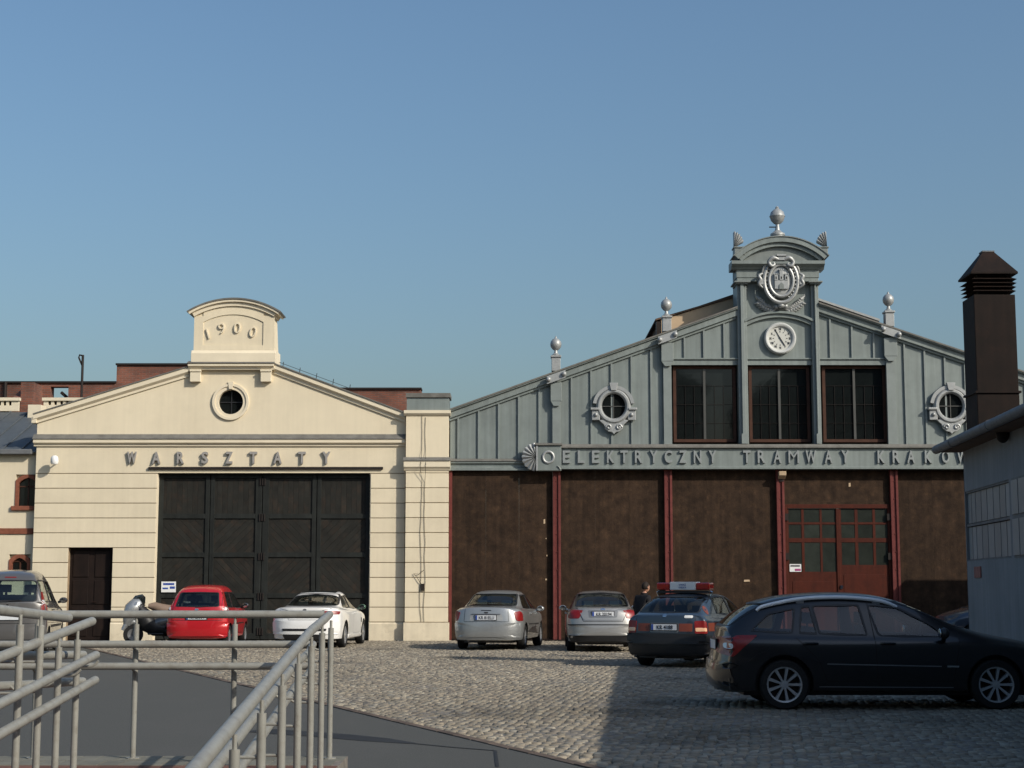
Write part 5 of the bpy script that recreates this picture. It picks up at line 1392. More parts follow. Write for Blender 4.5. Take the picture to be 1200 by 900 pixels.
def make_car(sp, label, x, y, heading, ptext=None, group='cars parked in the yard', z=0):
    P = sp['paint']; L_, W_ = sp['L'], sp['W']
    root = thing('parked_car', label, 'car', group=group)
    me = car_cage(sp)
    tmp = bpy.data.objects.new('body', me); COL.objects.link(tmp)
    ss = tmp.modifiers.new('sub', 'SUBSURF'); ss.levels = 3; ss.render_levels = 3
    sm = evald(tmp); bpy.data.objects.remove(tmp)
    # refit so the smoothed shell keeps the stated length, width and height
    co = np.zeros(len(sm.vertices) * 3); sm.vertices.foreach_get('co', co); co = co.reshape(-1, 3)
    mn, mx_ = co.min(0), co.max(0)
    co[:, 0] *= (W_ / 2) / mx_[0]; co[:, 1] = (co[:, 1] - mn[1]) * L_ / (mx_[1] - mn[1]); co[:, 2] = mn[2] + (co[:, 2] - mn[2]) * (sp['H'] - mn[2]) / (mx_[2] - mn[2])
    sm.vertices.foreach_set('co', co.reshape(-1)); sm.update()
    bvh = BVHTree.FromPolygons([tuple(c) for c in co], [tuple(p.vertices) for p in sm.polygons])
    body = bpy.data.objects.new('body', sm); COL.objects.link(body); body.parent = root
    sm.materials.append(P); sm.materials.append(M_black)
    wr, (ya, yb) = sp['wr'], sp['axles']
    cut = MB()
    for yy in (ya, yb):
        for s in (-1, 1): cut.lathe([(.001, -.17), (wr + .055, -.17), (wr + .055, .17), (.001, .17)], (s * (W_ / 2 - .06), yy, wr + .005), 32, 'x')
    cm = cut.mesh('arch_cutter'); cm.materials.append(M_black)
    co_ = bpy.data.objects.new('arch_cutter', cm); COL.objects.link(co_)
    bo = body.modifiers.new('arches', 'BOOLEAN'); bo.object = co_; bo.operation = 'DIFFERENCE'; bo.solver = 'EXACT'
    try: bo.material_mode = 'TRANSFER'
    except Exception: pass
    # hollow cabin, then window openings
    helpers = [co_]
    cabin = sp.get('cabin', (.42, 3.3)); ringn = 15; vs, fs = [], []
    ys_ = [cabin[0] + (cabin[1] - cabin[0]) * k / 26 for k in range(27)]
    for yy in ys_:
        o3 = Vector((0, yy, .80))
        for k in range(ringn):
            a = R(-6 + 192 * k / (ringn - 1)); d = Vector((math.cos(a), 0, math.sin(a)))
            h_, _n, _, dist = bvh.ray_cast(o3, d); dist = (dist or .5) - .05
            vs.append(o3 + d * max(.05, dist))
    for i in range(26):
        for k in range(ringn): fs.append((i * ringn + k, i * ringn + (k + 1) % ringn, (i + 1) * ringn + (k + 1) % ringn, (i + 1) * ringn + k))
    fs += [tuple(range(ringn - 1, -1, -1)), tuple(26 * ringn + k for k in range(ringn))]
    cabm = MB().add(vs, fs).mesh('cabin'); cabm.materials.append(M_interior)
    solids = [cabm]
    for nm, ax_, poly, rr in sp['glass']:
        P_ = round_poly(poly, rr); n_ = len(P_); cc = Vector((sum(p.x for p in P_) / n_, sum(p.y for p in P_) / n_))
        P_ = [p - (p - cc).normalized() * .004 for p in P_]
        if ax_ == 'side': solids.append(MB().prism_x([(p.x, p.y) for p in P_], -2, 2).mesh('opening'))
        elif ax_ == 'rear': solids.append(MB().prism([(p.x, p.y) for p in P_], -1, sp.get('rw', 1.45)).mesh('opening'))
        elif ax_ == 'front': solids.append(MB().prism([(p.x, p.y) for p in P_], sp.get('fw', 2.75), 6).mesh('opening'))
    for sm_ in solids:
        so_ = bpy.data.objects.new('opening', sm_); COL.objects.link(so_); helpers.append(so_)
        if not sm_.materials: sm_.materials.append(M_black)
        bb = body.modifiers.new('open', 'BOOLEAN'); bb.object = so_; bb.operation = 'DIFFERENCE'; bb.solver = 'EXACT'
        try: bb.material_mode = 'TRANSFER'
        except Exception: pass
    bm_ = evald(body); body.modifiers.clear(); body.data = bm_
    for o_ in helpers: bpy.data.objects.remove(o_)
    for p in bm_.polygons: p.use_smooth = True
    try: bm_.set_sharp_from_angle(angle=R(32))
    except Exception: pass
    def pp(name, mb, m, parent=None, smooth=True, **k): return part(name, mb, m, parent or root, smooth=smooth, **k)
    # glass
    for nm, ax_, poly, rr in sp['glass']:
        for a in (('right', 'left') if ax_ == 'side' else (ax_,)):
            g_ = pp(nm, patch(bvh, a, poly, -.006, rr, thick=.004), M_clearglass)
            pp('window_seal', ring_patch(bvh, a, poly, rr, -.012, .016, .004), M_black, g_)
    # cabin furniture seen through the glass
    fy = sp.get('seat_y', 2.05); sc_ = sp['H'] / 1.46
    def seat(x0, x1, y0, hd):
        mb = MB().prism_x([(y0, .70), (y0 + .14, .70), (y0 + .04, 1.02 * sc_), (y0 - .06, 1.02 * sc_)], x0, x1)
        st_ = pp('seat', mb, M_interior, bevel=.03)
        for h in hd: pp('head_restraint', MB().box(h - .12, h + .12, y0 - .07, y0 + .03, 1.06 * sc_, 1.20 * sc_).box(h - .03, h + .03, y0 - .03, y0 - .01, 1.0 * sc_, 1.06 * sc_), M_interior, st_, bevel=.025)
    seat(-.58, -.10, fy, (-.34,)); seat(.10, .58, fy, (.34,)); seat(-.56, .56, fy - .82, (-.32, .32))
    pp('dashboard', MB().prism_x([(fy + .85, .72), (fy + 1.15, .72), (fy + 1.15, .88), (fy + .9, .93)], -.62, .62), M_interior, bevel=.03)
    pp('steering_wheel', MB().tube([(-.34 + .18 * math.cos(t), fy + .74 + .05 * math.sin(t), .92 + .17 * math.sin(t)) for t in [2 * PI * k / 20 for k in range(20)]], .014, 8, closed=True), M_black)
    # extra surface pieces: name, axis, polygon, offset, radius, material
    for nm, ax_, poly, off, rr, m in sp.get('patches', []):
        if ax_ == 'both':
            for a in ('right', 'left'): pp(nm, patch(bvh, a, poly, off, rr, thick=.02), m)
        elif ax_ in ('cornerR', 'mirror'):
            # wrap round the rear corner: seen from 35 degrees off the tail
            for s in (-1, 1):
                an = R(32) * s
                cast = (Vector((math.cos(an), math.sin(an), 0)), Vector((0, 0, 1)), Vector((-math.sin(an), math.cos(an), 0)), Vector((s * W_ / 2 + 5 * math.sin(an), -5 * math.cos(an), 0)))
                pp(nm, patch(bvh, None, [(u * s, v) for u, v in poly], off, rr, cast=cast, thick=.02), m)
        elif ax_ == 'rear2':
            for s in (-1, 1): pp(nm, patch(bvh, 'rear', [(u * s, v) for u, v in poly], off, rr, thick=.02), m)
        else: pp(nm, patch(bvh, ax_, poly, off, rr, thick=.02), m)
    for nm, ax_, pts, w, m in sp.get('lines', []):
        for a in (('right', 'left') if ax_ == 'both' else (ax_,)): pp(nm, ribbon(bvh, a, pts, w), m, smooth=False)
    # wheels
    ty, rm, hb = wheel_meshes(wr, sp.get('wheel', 'cap'))
    for yy in (ya, yb):
        for s in (-1, 1):
            w = link('wheel', ty, M_tyre, root, (s * (W_ / 2 - .115), yy, wr), smooth=True)
            if s < 0: w.rotation_euler = (0, 0, PI)
            link('rim', rm, M_alloy if sp.get('wheel') != 'cap' else M_hub, w); link('brake_disc', hb, M_steel, w)
    # underside, mirrors, handles
    pp('underbody', MB().box(-W_ / 2 + .26, W_ / 2 - .26, .35, L_ - .4, .17, sp['rows'][2] + .05).box(-.55, -.2, .12, .6, .19, .30), M_black, smooth=False)
    my_, mz_ = sp['mirror']
    for s in (-1, 1):
        xx = s * (W_ / 2 + .055)
        mi = pp('mirror', MB().ball((xx, my_, mz_), .1, 10, (1.02, .62, .72)).tube([(s * (W_ / 2 - .08), my_ + .03, mz_ - .05), (xx, my_ + .02, mz_ - .02)], .03, 8), sp.get('mirror_mat', P))
        pp('mirror_glass', MB().lathe([(.001, 0), (.062, 0), (.058, -.006), (.001, -.008)], (xx, my_ - .060, mz_), 14, 'y', sx=1.15), M_chrome if sp.get('paint') is not P_white else M_carglass, mi)
    for hy in sp.get('handles', []):
        for s in (-1, 1):
            h_, n_, _, _ = bvh.ray_cast(Vector((s * 4, hy, sp['hz'])), Vector((-s, 0, 0)))
            pp('handle', MB().tube([(h_.x + s * .005, hy - .09, sp['hz']), (h_.x + s * .03, hy - .06, sp['hz'] + .002), (h_.x + s * .03, hy + .06, sp['hz'] + .002), (h_.x + s * .005, hy + .09, sp['hz'])], .014, 6), sp.get('handle_mat', P))
    # number plate
    if sp.get('plate'):
        pz = sp['plate']; h_, n_, _, _ = bvh.ray_cast(Vector((0, -4, pz)), Vector((0, 1, 0)))
        yy = h_.y - .022
        pl_ = pp('number_plate', MB().box(-.26, .26, yy, yy + .02, pz - .057, pz + .057), M_plate, smooth=False)
        pp('plate_surround', MB().box(-.275, .275, yy + .003, yy + .028, pz - .072, pz + .072), M_black, smooth=False)
        pp('plate_band', MB().box(-.257, -.215, yy - .002, yy - .0004, pz - .054, pz + .054), M_plateblue, pl_, smooth=False)
        if ptext: letter('plate_number', ptext, M_ink, pl_, .02, yy - .004, pz - .038, .078, .0015, wid=.88, bold=.001)
    if sp.get('exhaust'):
        for ex_ in sp['exhaust']: pp('exhaust', MB().lathe([(.028, 0), (.034, 0), (.034, .2), (.028, .2), (.028, 0)], (ex_, .10, sp['rows'][2] + .0), 12, 'y'), M_chrome)
    root.location = (x, y, z); root.rotation_euler = (0, 0, -R(heading))
    return root, bvh
GW = 'side_window'
sedan = dict(L=4.36, W=1.74, H=1.48, wr=.305, axles=(.95, 3.57), paint=P_silver, rows=(.62, .42, .25), round=.17, green=(2, 6),
    st=[(.07, 1.02, 1.01, .50, .97, .68, .775), (.42, 1.06, 1.05, .54, 1.00, .74, .855), (.78, 1.07, 1.05, .60, .98, .78, .86), (1.42, 1.42, 1.385, .57, .95, .79, .86),
        (2.1, 1.455, 1.415, .59, .94, .80, .86), (2.75, 1.43, 1.385, .52, .93, .80, .86), (3.45, 1.02, 1.0, .62, .92, .78, .86), (3.95, .93, .91, .56, .86, .73, .84), (4.30, .80, .79, .48, .74, .62, .76)],
    rear=(.08, .05, .0, -.02, .02, .12), front=(4.28, 4.33, 4.38, 4.40, 4.36, 4.25),
    glass=[('rear_window', 'rear', [(-.64, 1.085), (.64, 1.085), (.55, 1.375), (-.55, 1.375)], .05), ('windshield', 'front', [(-.60, 1.03), (.60, 1.03), (.48, 1.36), (-.48, 1.36)], .05),
           (GW, 'side', [(1.08, 1.02), (2.05, 1.0), (2.05, 1.355), (1.52, 1.34)], .03), (GW, 'side', [(2.12, 1.0), (3.22, .98), (2.72, 1.34), (2.12, 1.358)], .03)],
    patches=[('tail_lamp', 'cornerR', [(-.02, .74), (-.07, .93), (.13, .955), (.22, .90), (.26, .72), (.06, .71)][::1], .012, .03, M_lamp),
             ('bumper', 'rear', [(-.84, .33), (.84, .33), (.85, .67), (-.85, .67)], .022, .08, P_silver), ('bumper', 'both', [(.02, .30), (.55, .30), (.50, .66), (.0, .68)], .014, .04, P_silver),
             ('plate_recess', 'rear', [(-.42, .72), (.42, .72), (.40, .88), (-.40, .88)], .003, .03, M_silver), ('brake_light', 'rear', [(-.13, .965), (.13, .965), (.13, .985), (-.13, .985)], .006, .005, M_black),
             ('badge', 'rear', [(-.05, .905), (.05, .905), (.05, .935), (-.05, .935)], .006, .02, M_steel), ('plate_lip', 'rear', [(-.36, .872), (.36, .872), (.36, .892), (-.36, .892)], .02, .005, M_hub)],
    lines=[('panel_gap', 'both', [(2.08, 1.36), (2.08, .40), (3.1, .36)], .008, M_black), ('panel_gap', 'both', [(3.18, .97), (3.22, .7), (3.12, .36)], .008, M_black), ('panel_gap', 'both', [(1.3, 1.0), (1.32, .72), (1.55, .4)], .008, M_black),
           ('panel_gap', 'rear', [(-.54, 1.02), (-.56, .70), (.56, .70), (.54, 1.02)], .010, M_black), ('trim_strip', 'both', [(1.4, .62), (3.1, .60)], .03, M_black)],
    mirror=(3.0, .99), handles=(1.75, 2.72), hz=.87, plate=.80, exhaust=(-.45,))
hatch2 = dict(sedan); hatch2.update(L=4.3, W=1.75, H=1.47, paint=P_silver2,
    st=[(.10, 1.04, 1.03, .46, .99, .62, .76), (.36, 1.07, 1.06, .52, 1.01, .70, .86), (.66, 1.09, 1.07, .58, 1.0, .76, .875), (1.20, 1.44, 1.40, .59, .97, .80, .875),
        (2.1, 1.49, 1.445, .60, .96, .80, .875), (2.75, 1.46, 1.41, .53, .95, .80, .875), (3.45, 1.04, 1.02, .62, .93, .78, .87), (3.95, .94, .92, .56, .87, .73, .85), (4.26, .80, .79, .48, .74, .62, .76)],
    rear=(.12, .06, .0, -.03, .02, .14), round=.13, green=(2, 6),
    glass=[('rear_window', 'rear', [(-.65, 1.075), (.65, 1.075), (.59, 1.38), (0, 1.405), (-.59, 1.38)], .05)] + sedan['glass'][1:],
    patches=[('tail_lamp', 'cornerR', [(-.20, .80), (-.26, .99), (.0, 1.0), (.10, .98), (.16, .82), (.05, .79)], .010, .03, M_lamp),
             ('boot_lid', 'rear', [(-.62, 1.06), (.62, 1.06), (.46, .76), (-.46, .76)], .012, .04, P_silver2), ('bumper', 'rear', [(-.86, .40), (.86, .40), (.86, .64), (-.86, .64)], .022, .05, P_silver2),
             ('bumper_strip', 'rear', [(-.86, .635), (.86, .635), (.86, .66), (-.86, .66)], .026, .008, M_black), ('bumper_base', 'rear', [(-.84, .24), (.84, .24), (.85, .395), (-.85, .395)], .018, .04, M_black),
             ('plate_recess', 'rear', [(-.34, .82), (.34, .82), (.36, .99), (-.36, .99)], .015, .03, M_hub), ('badge', 'rear', [(-.06, .995), (.06, .995), (.05, 1.03), (-.05, 1.03)], .018, .02, M_chrome)],
    lines=[('panel_gap', 'rear', [(-.64, 1.06), (-.47, .73), (.47, .73), (.64, 1.06)], .012, M_black)] + sedan['lines'][:3], plate=.905, mirror=(3.0, 1.02), hz=.9, exhaust=())
small = dict(seat_y=1.75, cabin=(.30, 2.75), rw=.9, fw=2.0, L=3.55, W=1.58, H=1.62, gm=M_carglass_l, wr=.285, axles=(.55, 2.85), paint=P_red, rows=(.62, .42, .25), round=.12, green=(1, 5),
    st=[(.05, 1.03, 1.02, .58, .98, .70, .76), (.16, 1.05, 1.03, .64, .99, .74, .80), (.42, 1.50, 1.46, .58, .97, .74, .80), (1.2, 1.54, 1.50, .55, .96, .74, .80),
        (1.95, 1.52, 1.48, .54, .95, .74, .80), (2.85, 1.02, 1.0, .60, .94, .72, .80), (3.2, .94, .92, .54, .86, .68, .77), (3.5, .80, .78, .44, .72, .58, .70)],
    rear=(.06, .04, .0, -.02, .02, .10), front=(3.46, 3.5, 3.54, 3.55, 3.50, 3.4),
    glass=[('rear_window', 'rear', [(-.56, 1.05), (.56, 1.05), (.49, 1.41), (-.49, 1.41)], .05), ('windshield', 'front', [(-.60, 1.04), (.60, 1.04), (.50, 1.42), (-.50, 1.42)], .05),
           (GW, 'side', [(.32, 1.04), (1.12, 1.02), (1.12, 1.42), (.45, 1.41)], .04), (GW, 'side', [(1.19, 1.02), (2.55, .99), (2.0, 1.40), (1.19, 1.42)], .04)],
    patches=[('tail_lamp', 'cornerR', [(-.02, .94), (.15, .94), (.13, 1.42), (.06, 1.43), (.03, 1.1)], .008, .02, M_lamp),
             ('reflector', 'cornerR', [(-.01, .955), (.14, .955), (.13, 1.04), (.01, 1.04)], .012, .02, M_clear),
             ('bumper', 'rear', [(-.79, .30), (.79, .30), (.79, .66), (-.79, .66)], .03, .08, P_red), ('bumper', 'both', [(.0, .28), (.30, .28), (.32, .62), (-.02, .66)], .014, .04, P_red),
             ('badge', 'rear', [(-.05, .955), (.05, .955), (.05, 1.0), (-.05, 1.0)], .01, .03, M_chrome), ('wiper', 'rear', [(-.02, 1.03), (.30, 1.055), (.30, 1.07), (-.02, 1.06)], .02, .004, M_black),
             ('plate_recess', 'rear', [(-.30, .72), (.30, .72), (.30, .86), (-.30, .86)], .004, .03, M_black)],
    lines=[('panel_gap', 'rear', [(-.60, 1.44), (-.66, .70), (.66, .70), (.60, 1.44)], .010, M_black), ('panel_gap', 'both', [(1.16, 1.44), (1.16, .36), (2.35, .34), (2.55, .98)], .008, M_black), ('panel_gap', 'both', [(.5, 1.0), (.72, .75), (.95, .36)], .008, M_black), ('trim_strip', 'both', [(.95, .60), (2.4, .60)], .035, M_black)],
    mirror=(2.36, 1.06), mirror_mat=M_black, handles=(.98, 2.0), hz=.9, plate=.78, exhaust=())
coupe = dict(seat_y=2.25, cabin=(.52, 3.4), rw=1.6, fw=2.8, L=4.6, W=1.82, H=1.46, wr=.325, axles=(1.0, 3.76), paint=P_white, rows=(.64, .42, .24), round=.20, green=(2, 6), wheel='alloy', deck_crease=.7,
    st=[(.08, 1.00, 1.0, .52, .97, .70, .80), (.36, 1.04, 1.035, .56, 1.0, .76, .885), (.85, 1.05, 1.035, .60, .98, .79, .905), (1.65, 1.38, 1.345, .56, .95, .80, .895),
        (2.25, 1.44, 1.40, .58, .94, .80, .89), (2.75, 1.42, 1.38, .52, .93, .80, .89), (3.55, 1.00, .98, .64, .92, .79, .90), (4.1, .90, .88, .58, .84, .74, .88), (4.5, .76, .75, .48, .70, .62, .78)],
    rear=(.06, .06, .0, -.03, .02, .14), front=(4.48, 4.54, 4.6, 4.62, 4.58, 4.45),
    glass=[('rear_window', 'rear', [(-.68, 1.075), (.68, 1.075), (.56, 1.37), (-.56, 1.37)], .06), ('windshield', 'front', [(-.62, 1.02), (.62, 1.02), (.50, 1.36), (-.50, 1.36)], .05),
           (GW, 'side', [(1.25, 1.03), (2.15, 1.0), (2.15, 1.33), (1.75, 1.30)], .05), (GW, 'side', [(2.2, 1.0), (3.3, .97), (2.78, 1.32), (2.2, 1.34)], .03)],
    patches=[('tail_lamp', 'rear2', [(.42, .86), (.66, .85), (.68, .96), (.44, .945)], .008, .02, M_lamp), ('tail_lamp', 'cornerR', [(-.17, .855), (.12, .86), (.16, .93), (-.14, .955)], .010, .02, M_lamp),
             ('bumper', 'rear', [(-.88, .36), (.88, .36), (.90, .70), (-.90, .70)], .022, .08, P_white), ('diffuser', 'rear', [(-.50, .24), (.50, .24), (.55, .36), (-.55, .36)], .03, .03, M_black),
             ('bumper_slot', 'rear', [(-.55, .44), (.55, .44), (.57, .50), (-.57, .50)], .026, .02, M_black),
             ('plate_recess', 'rear', [(-.40, .74), (.40, .74), (.42, .90), (-.42, .90)], .003, .03, P_white), ('lid_strip', 'rear', [(-.38, .885), (.38, .885), (.38, .91), (-.38, .91)], .012, .006, M_steel),
             ('badge', 'rear', [(-.045, .93), (.045, .93), (.045, 1.0), (-.045, 1.0)], .008, .04, M_hub), ('roof_panel', 'top', [(-.46, 1.85), (.46, 1.85), (.48, 2.7), (-.48, 2.7)], .003, .05, M_carglass),
             ('side_sill', 'both', [(1.4, .22), (3.35, .22), (3.35, .32), (1.4, .32)], .03, .03, P_white), ('side_vent', 'both', [(3.25, .62), (3.37, .60), (3.37, .72), (3.28, .74)], .006, .02, M_black)],
    lines=[('panel_gap', 'rear', [(-.66, 1.0), (-.44, .96), (-.42, .72), (.42, .72), (.44, .96), (.66, 1.0)], .009, M_black), ('panel_gap', 'both', [(2.12, 1.34), (2.12, .40), (2.2, .34), (3.22, .34), (3.28, .95)], .008, M_black)],
    mirror=(3.1, 1.02), mirror_mat=mat('green_mirror', (.03, .10, .06), .2, coat=1), handles=(2.3,), hz=.86, plate=None, exhaust=(-.5, -.38, .38, .5))
van = dict(seat_y=2.15, cabin=(.25, 3.2), rw=1.0, fw=2.4, L=4.14, W=1.76, H=1.96, gm=M_carglass_l, wr=.30, axles=(.62, 3.31), paint=P_grey, rows=(.66, .44, .28), round=.14, green=(1, 5),
    st=[(.05, 1.18, 1.17, .62, 1.12, .74, .80), (.10, 1.22, 1.20, .68, 1.14, .80, .855), (.30, 1.86, 1.82, .55, 1.10, .81, .86), (1.3, 1.92, 1.87, .56, 1.08, .81, .86),
        (2.3, 1.90, 1.84, .55, 1.06, .81, .86), (3.35, 1.18, 1.16, .64, 1.05, .79, .86), (3.8, 1.04, 1.02, .58, .96, .74, .83), (4.1, .85, .83, .46, .76, .6, .74)],
    rear=(.03, .02, .0, -.03, .02, .12), front=(4.04, 4.1, 4.13, 4.14, 4.1, 4.0),
    glass=[('rear_window', 'rear', [(-.64, 1.22), (.64, 1.22), (.62, 1.62), (.56, 1.70), (-.56, 1.70), (-.62, 1.62)], .08), ('windshield', 'front', [(-.64, 1.22), (.64, 1.22), (.54, 1.72), (-.54, 1.72)], .05),
           (GW, 'side', [(.30, 1.22), (1.25, 1.20), (1.25, 1.70), (.42, 1.70)], .06), (GW, 'side', [(1.33, 1.20), (2.2, 1.18), (2.15, 1.69), (1.33, 1.70)], .04), (GW, 'side', [(2.28, 1.18), (3.1, 1.15), (2.4, 1.66), (2.24, 1.68)], .03)],
    patches=[('tail_lamp', 'cornerR', [(-.06, .98), (.10, .98), (.10, 1.42), (.02, 1.45), (-.03, 1.3)], .010, .02, M_lamp), ('reverse_lamp', 'cornerR', [(-.05, 1.13), (.09, 1.13), (.09, 1.25), (-.03, 1.25)], .014, .02, M_clear),
             ('bumper', 'rear', [(-.86, .30), (.86, .30), (.86, .68), (-.86, .68)], .035, .08, P_grey), ('bumper_base', 'rear', [(-.8, .24), (.8, .24), (.8, .36), (-.8, .36)], .042, .03, M_black),
             ('brake_light', 'rear', [(-.13, 1.765), (.13, 1.765), (.13, 1.785), (-.13, 1.785)], .006, .005, M_lamp), ('wiper', 'rear', [(-.25, 1.20), (.30, 1.225), (.30, 1.24), (-.25, 1.23)], .03, .004, M_black), ('badge', 'rear', [(-.03, 1.10), (.03, 1.10), (.03, 1.16), (-.03, 1.16)], .008, .02, M_chrome)],
    lines=[('panel_gap', 'rear', [(-.70, 1.78), (-.75, .72), (.75, .72), (.70, 1.78)], .012, M_black), ('panel_gap', 'both', [(1.3, 1.7), (1.3, .36), (2.25, .36), (2.25, 1.7)], .009, M_black), ('panel_gap', 'both', [(2.28, .36), (3.1, .36), (3.15, 1.14)], .009, M_black), ('trim_strip', 'both', [(.9, .64), (3.0, .64)], .06, M_black)],
    mirror=(2.85, 1.23), mirror_mat=M_black, handles=(1.4, 2.4), hz=1.02, plate=.86, exhaust=())
liftback = dict(seat_y=1.95, cabin=(.38, 3.15), rw=.9, fw=2.6, L=3.98, W=1.62, H=1.44, wr=.30, axles=(.85, 3.36), paint=P_navy, rows=(.62, .42, .26), round=.14, green=(2, 6),
    st=[(.06, 1.00, .99, .56, .96, .70, .78), (.15, 1.04, 1.03, .60, .99, .74, .84), (.28, 1.07, 1.05, .62, .99, .77, .855), (.62, 1.42, 1.38, .58, .96, .79, .855),
        (1.9, 1.46, 1.42, .58, .95, .79, .855), (2.55, 1.43, 1.39, .53, .94, .79, .855), (3.25, 1.04, 1.02, .62, .93, .77, .85), (3.8, .94, .92, .55, .86, .72, .83), (4.2, .8, .79, .48, .74, .6, .75)],
    rear=(.05, .03, .0, -.03, .02, .12), front=(4.14, 4.2, 4.24, 4.25, 4.2, 4.1),
    glass=[('rear_window', 'rear', [(-.62, 1.06), (.62, 1.06), (.56, 1.36), (-.56, 1.36)], .05), ('windshield', 'front', [(-.60, 1.06), (.60, 1.06), (.5, 1.38), (-.5, 1.38)], .05),
           (GW, 'side', [(1.08, 1.03), (1.92, 1.01), (1.92, 1.36), (1.14, 1.35)], .03), (GW, 'side', [(1.99, 1.01), (3.0, .99), (2.5, 1.34), (1.99, 1.36)], .03)],
    patches=[('tail_lamp', 'cornerR', [(-.13, .66), (-.13, .90), (.04, .905), (.10, .88), (.12, .66)], .010, .03, M_lamp), ('indicator', 'cornerR', [(-.115, .70), (-.115, .77), (.09, .77), (.10, .70)], .014, .02, mat('orange_white_lens', (.85, .50, .30), .12, coat=1)),
             ('marking_band', 'rear', [(-.55, .70), (-.30, .70), (-.30, .85), (-.55, .85)], .006, .01, M_lampo2 := mat('orange_red_marking', (.17, .040, .022), .4)), ('marking_band', 'rear', [(.30, .70), (.56, .70), (.56, .85), (.30, .85)], .006, .01, M_lampo2),
             ('marking_band', 'both', [(.30, .70), (3.0, .70), (3.0, .86), (.30, .86)], .004, .01, M_lampo2),
             ('bumper', 'rear', [(-.84, .46), (.84, .46), (.85, .66), (-.85, .66)], .045, .05, M_black), ('bumper_base', 'rear', [(-.82, .24), (.82, .24), (.84, .45), (-.84, .45)], .02, .05, M_black), ('bumper', 'both', [(.0, .30), (.5, .30), (.45, .62), (.0, .64)], .02, .03, M_black),
             ('badge', 'rear', [(-.04, .975), (.04, .975), (.04, 1.02), (-.04, 1.02)], .010, .02, M_chrome), ('decal', 'rear', [(.40, .955), (.56, .955), (.56, 1.0), (.40, 1.0)], .008, .02, M_white),
             ('plate_recess', 'rear', [(-.29, .68), (.29, .68), (.29, .86), (-.29, .86)], .004, .02, M_hub)],
    lines=[('panel_gap', 'rear', [(-.60, 1.0), (-.62, .68), (.62, .68), (.60, 1.0)], .01, M_black), ('panel_gap', 'both', [(1.95, 1.36), (1.95, .36), (2.95, .36), (3.05, .96)], .009, M_black), ('panel_gap', 'both', [(1.05, .98), (1.25, .6), (1.3, .36), (1.95, .36)], .009, M_black)],
    mirror=(2.8, 1.04), mirror_mat=M_black, handles=(1.3, 2.2), hz=.93, plate=.78, exhaust=())
wagon = dict(seat_y=2.08, cabin=(.28, 3.15), rw=.9, fw=2.5, L=4.66, W=1.80, H=1.475, wr=.315, axles=(.96, 3.64), paint=P_black, rows=(.60, .42, .24), round=.17, green=(1, 6), wheel='multi', gm=M_carglass_l,
    st=[(.10, 1.00, .99, .56, .93, .70, .80), (.15, 1.02, 1.00, .62, .935, .77, .86), (.60, 1.37, 1.33, .55, .925, .82, .895), (1.25, 1.465, 1.425, .59, .915, .83, .90),
        (1.95, 1.475, 1.43, .59, .905, .83, .90), (2.50, 1.415, 1.37, .57, .90, .83, .90), (3.34, .985, .97, .68, .895, .81, .895), (3.95, .885, .87, .60, .84, .76, .87), (4.55, .76, .75, .5, .70, .62, .77)],
    rear=(.10, .07, .0, -.03, .02, .14), front=(4.53, 4.60, 4.65, 4.66, 4.62, 4.5),
    glass=[('rear_window', 'rear', [(-.62, 1.05), (.62, 1.05), (.55, 1.33), (-.55, 1.33)], .05), ('windshield', 'front', [(-.64, 1.02), (.64, 1.02), (.53, 1.36), (-.53, 1.36)], .05),
           (GW, 'side', [(.56, .985), (1.08, .965), (1.14, 1.265), (.80, 1.20)], .03), (GW, 'side', [(1.18, .965), (1.39, .955), (1.33, 1.295), (1.23, 1.285)], .015), (GW, 'side', [(1.43, .955), (2.03, .935), (1.96, 1.31), (1.37, 1.30)], .03), (GW, 'side', [(2.18, .93), (2.99, .915), (2.93, 1.02), (2.46, 1.28), (2.08, 1.31)], .05)],
    patches=[('tail_lamp', 'both', [(.05, .70), (.08, .90), (.28, .925), (.52, .93), (.34, .79), (.20, .66)], .010, .03, M_lamp), ('tail_lamp', 'rear2', [(.60, .70), (.80, .70), (.80, .91), (.62, .91)], .010, .03, M_lamp), ('reverse_lamp', 'both', [(.12, .76), (.20, .76), (.20, .83), (.12, .83)], .018, .03, M_clear),
             ('bumper', 'rear', [(-.88, .30), (.88, .30), (.88, .60), (-.88, .60)], .03, .08, P_black),
             ('wheel_arch_lip', 'both', [(.50, .60), (.62, .70), (.78, .755), (.96, .77), (1.14, .755), (1.30, .70), (1.42, .60), (1.36, .64), (1.24, .70), (.96, .735), (.68, .70), (.56, .64)], .012, .01, P_black)],
    lines=[('panel_gap', 'both', [(2.08, 1.33), (2.12, .90), (2.14, .36), (3.1, .36), (3.2, .90)], .009, M_steel), ('panel_gap', 'both', [(1.12, .90), (1.40, .62), (1.50, .36), (2.14, .36)], .009, M_steel), ('chrome_strip', 'both', [(1.50, .575), (2.95, .545)], .014, M_hub), ('chrome_tip', 'both', [(3.02, .545), (3.17, .542)], .022, M_chrome),
           ('sill_line', 'both', [(1.4, .29), (3.1, .28)], .012, M_hub)],
    mirror=(2.98, .96), mirror_mat=M_black, handles=(1.30, 2.28), hz=.83, plate=.80, exhaust=())

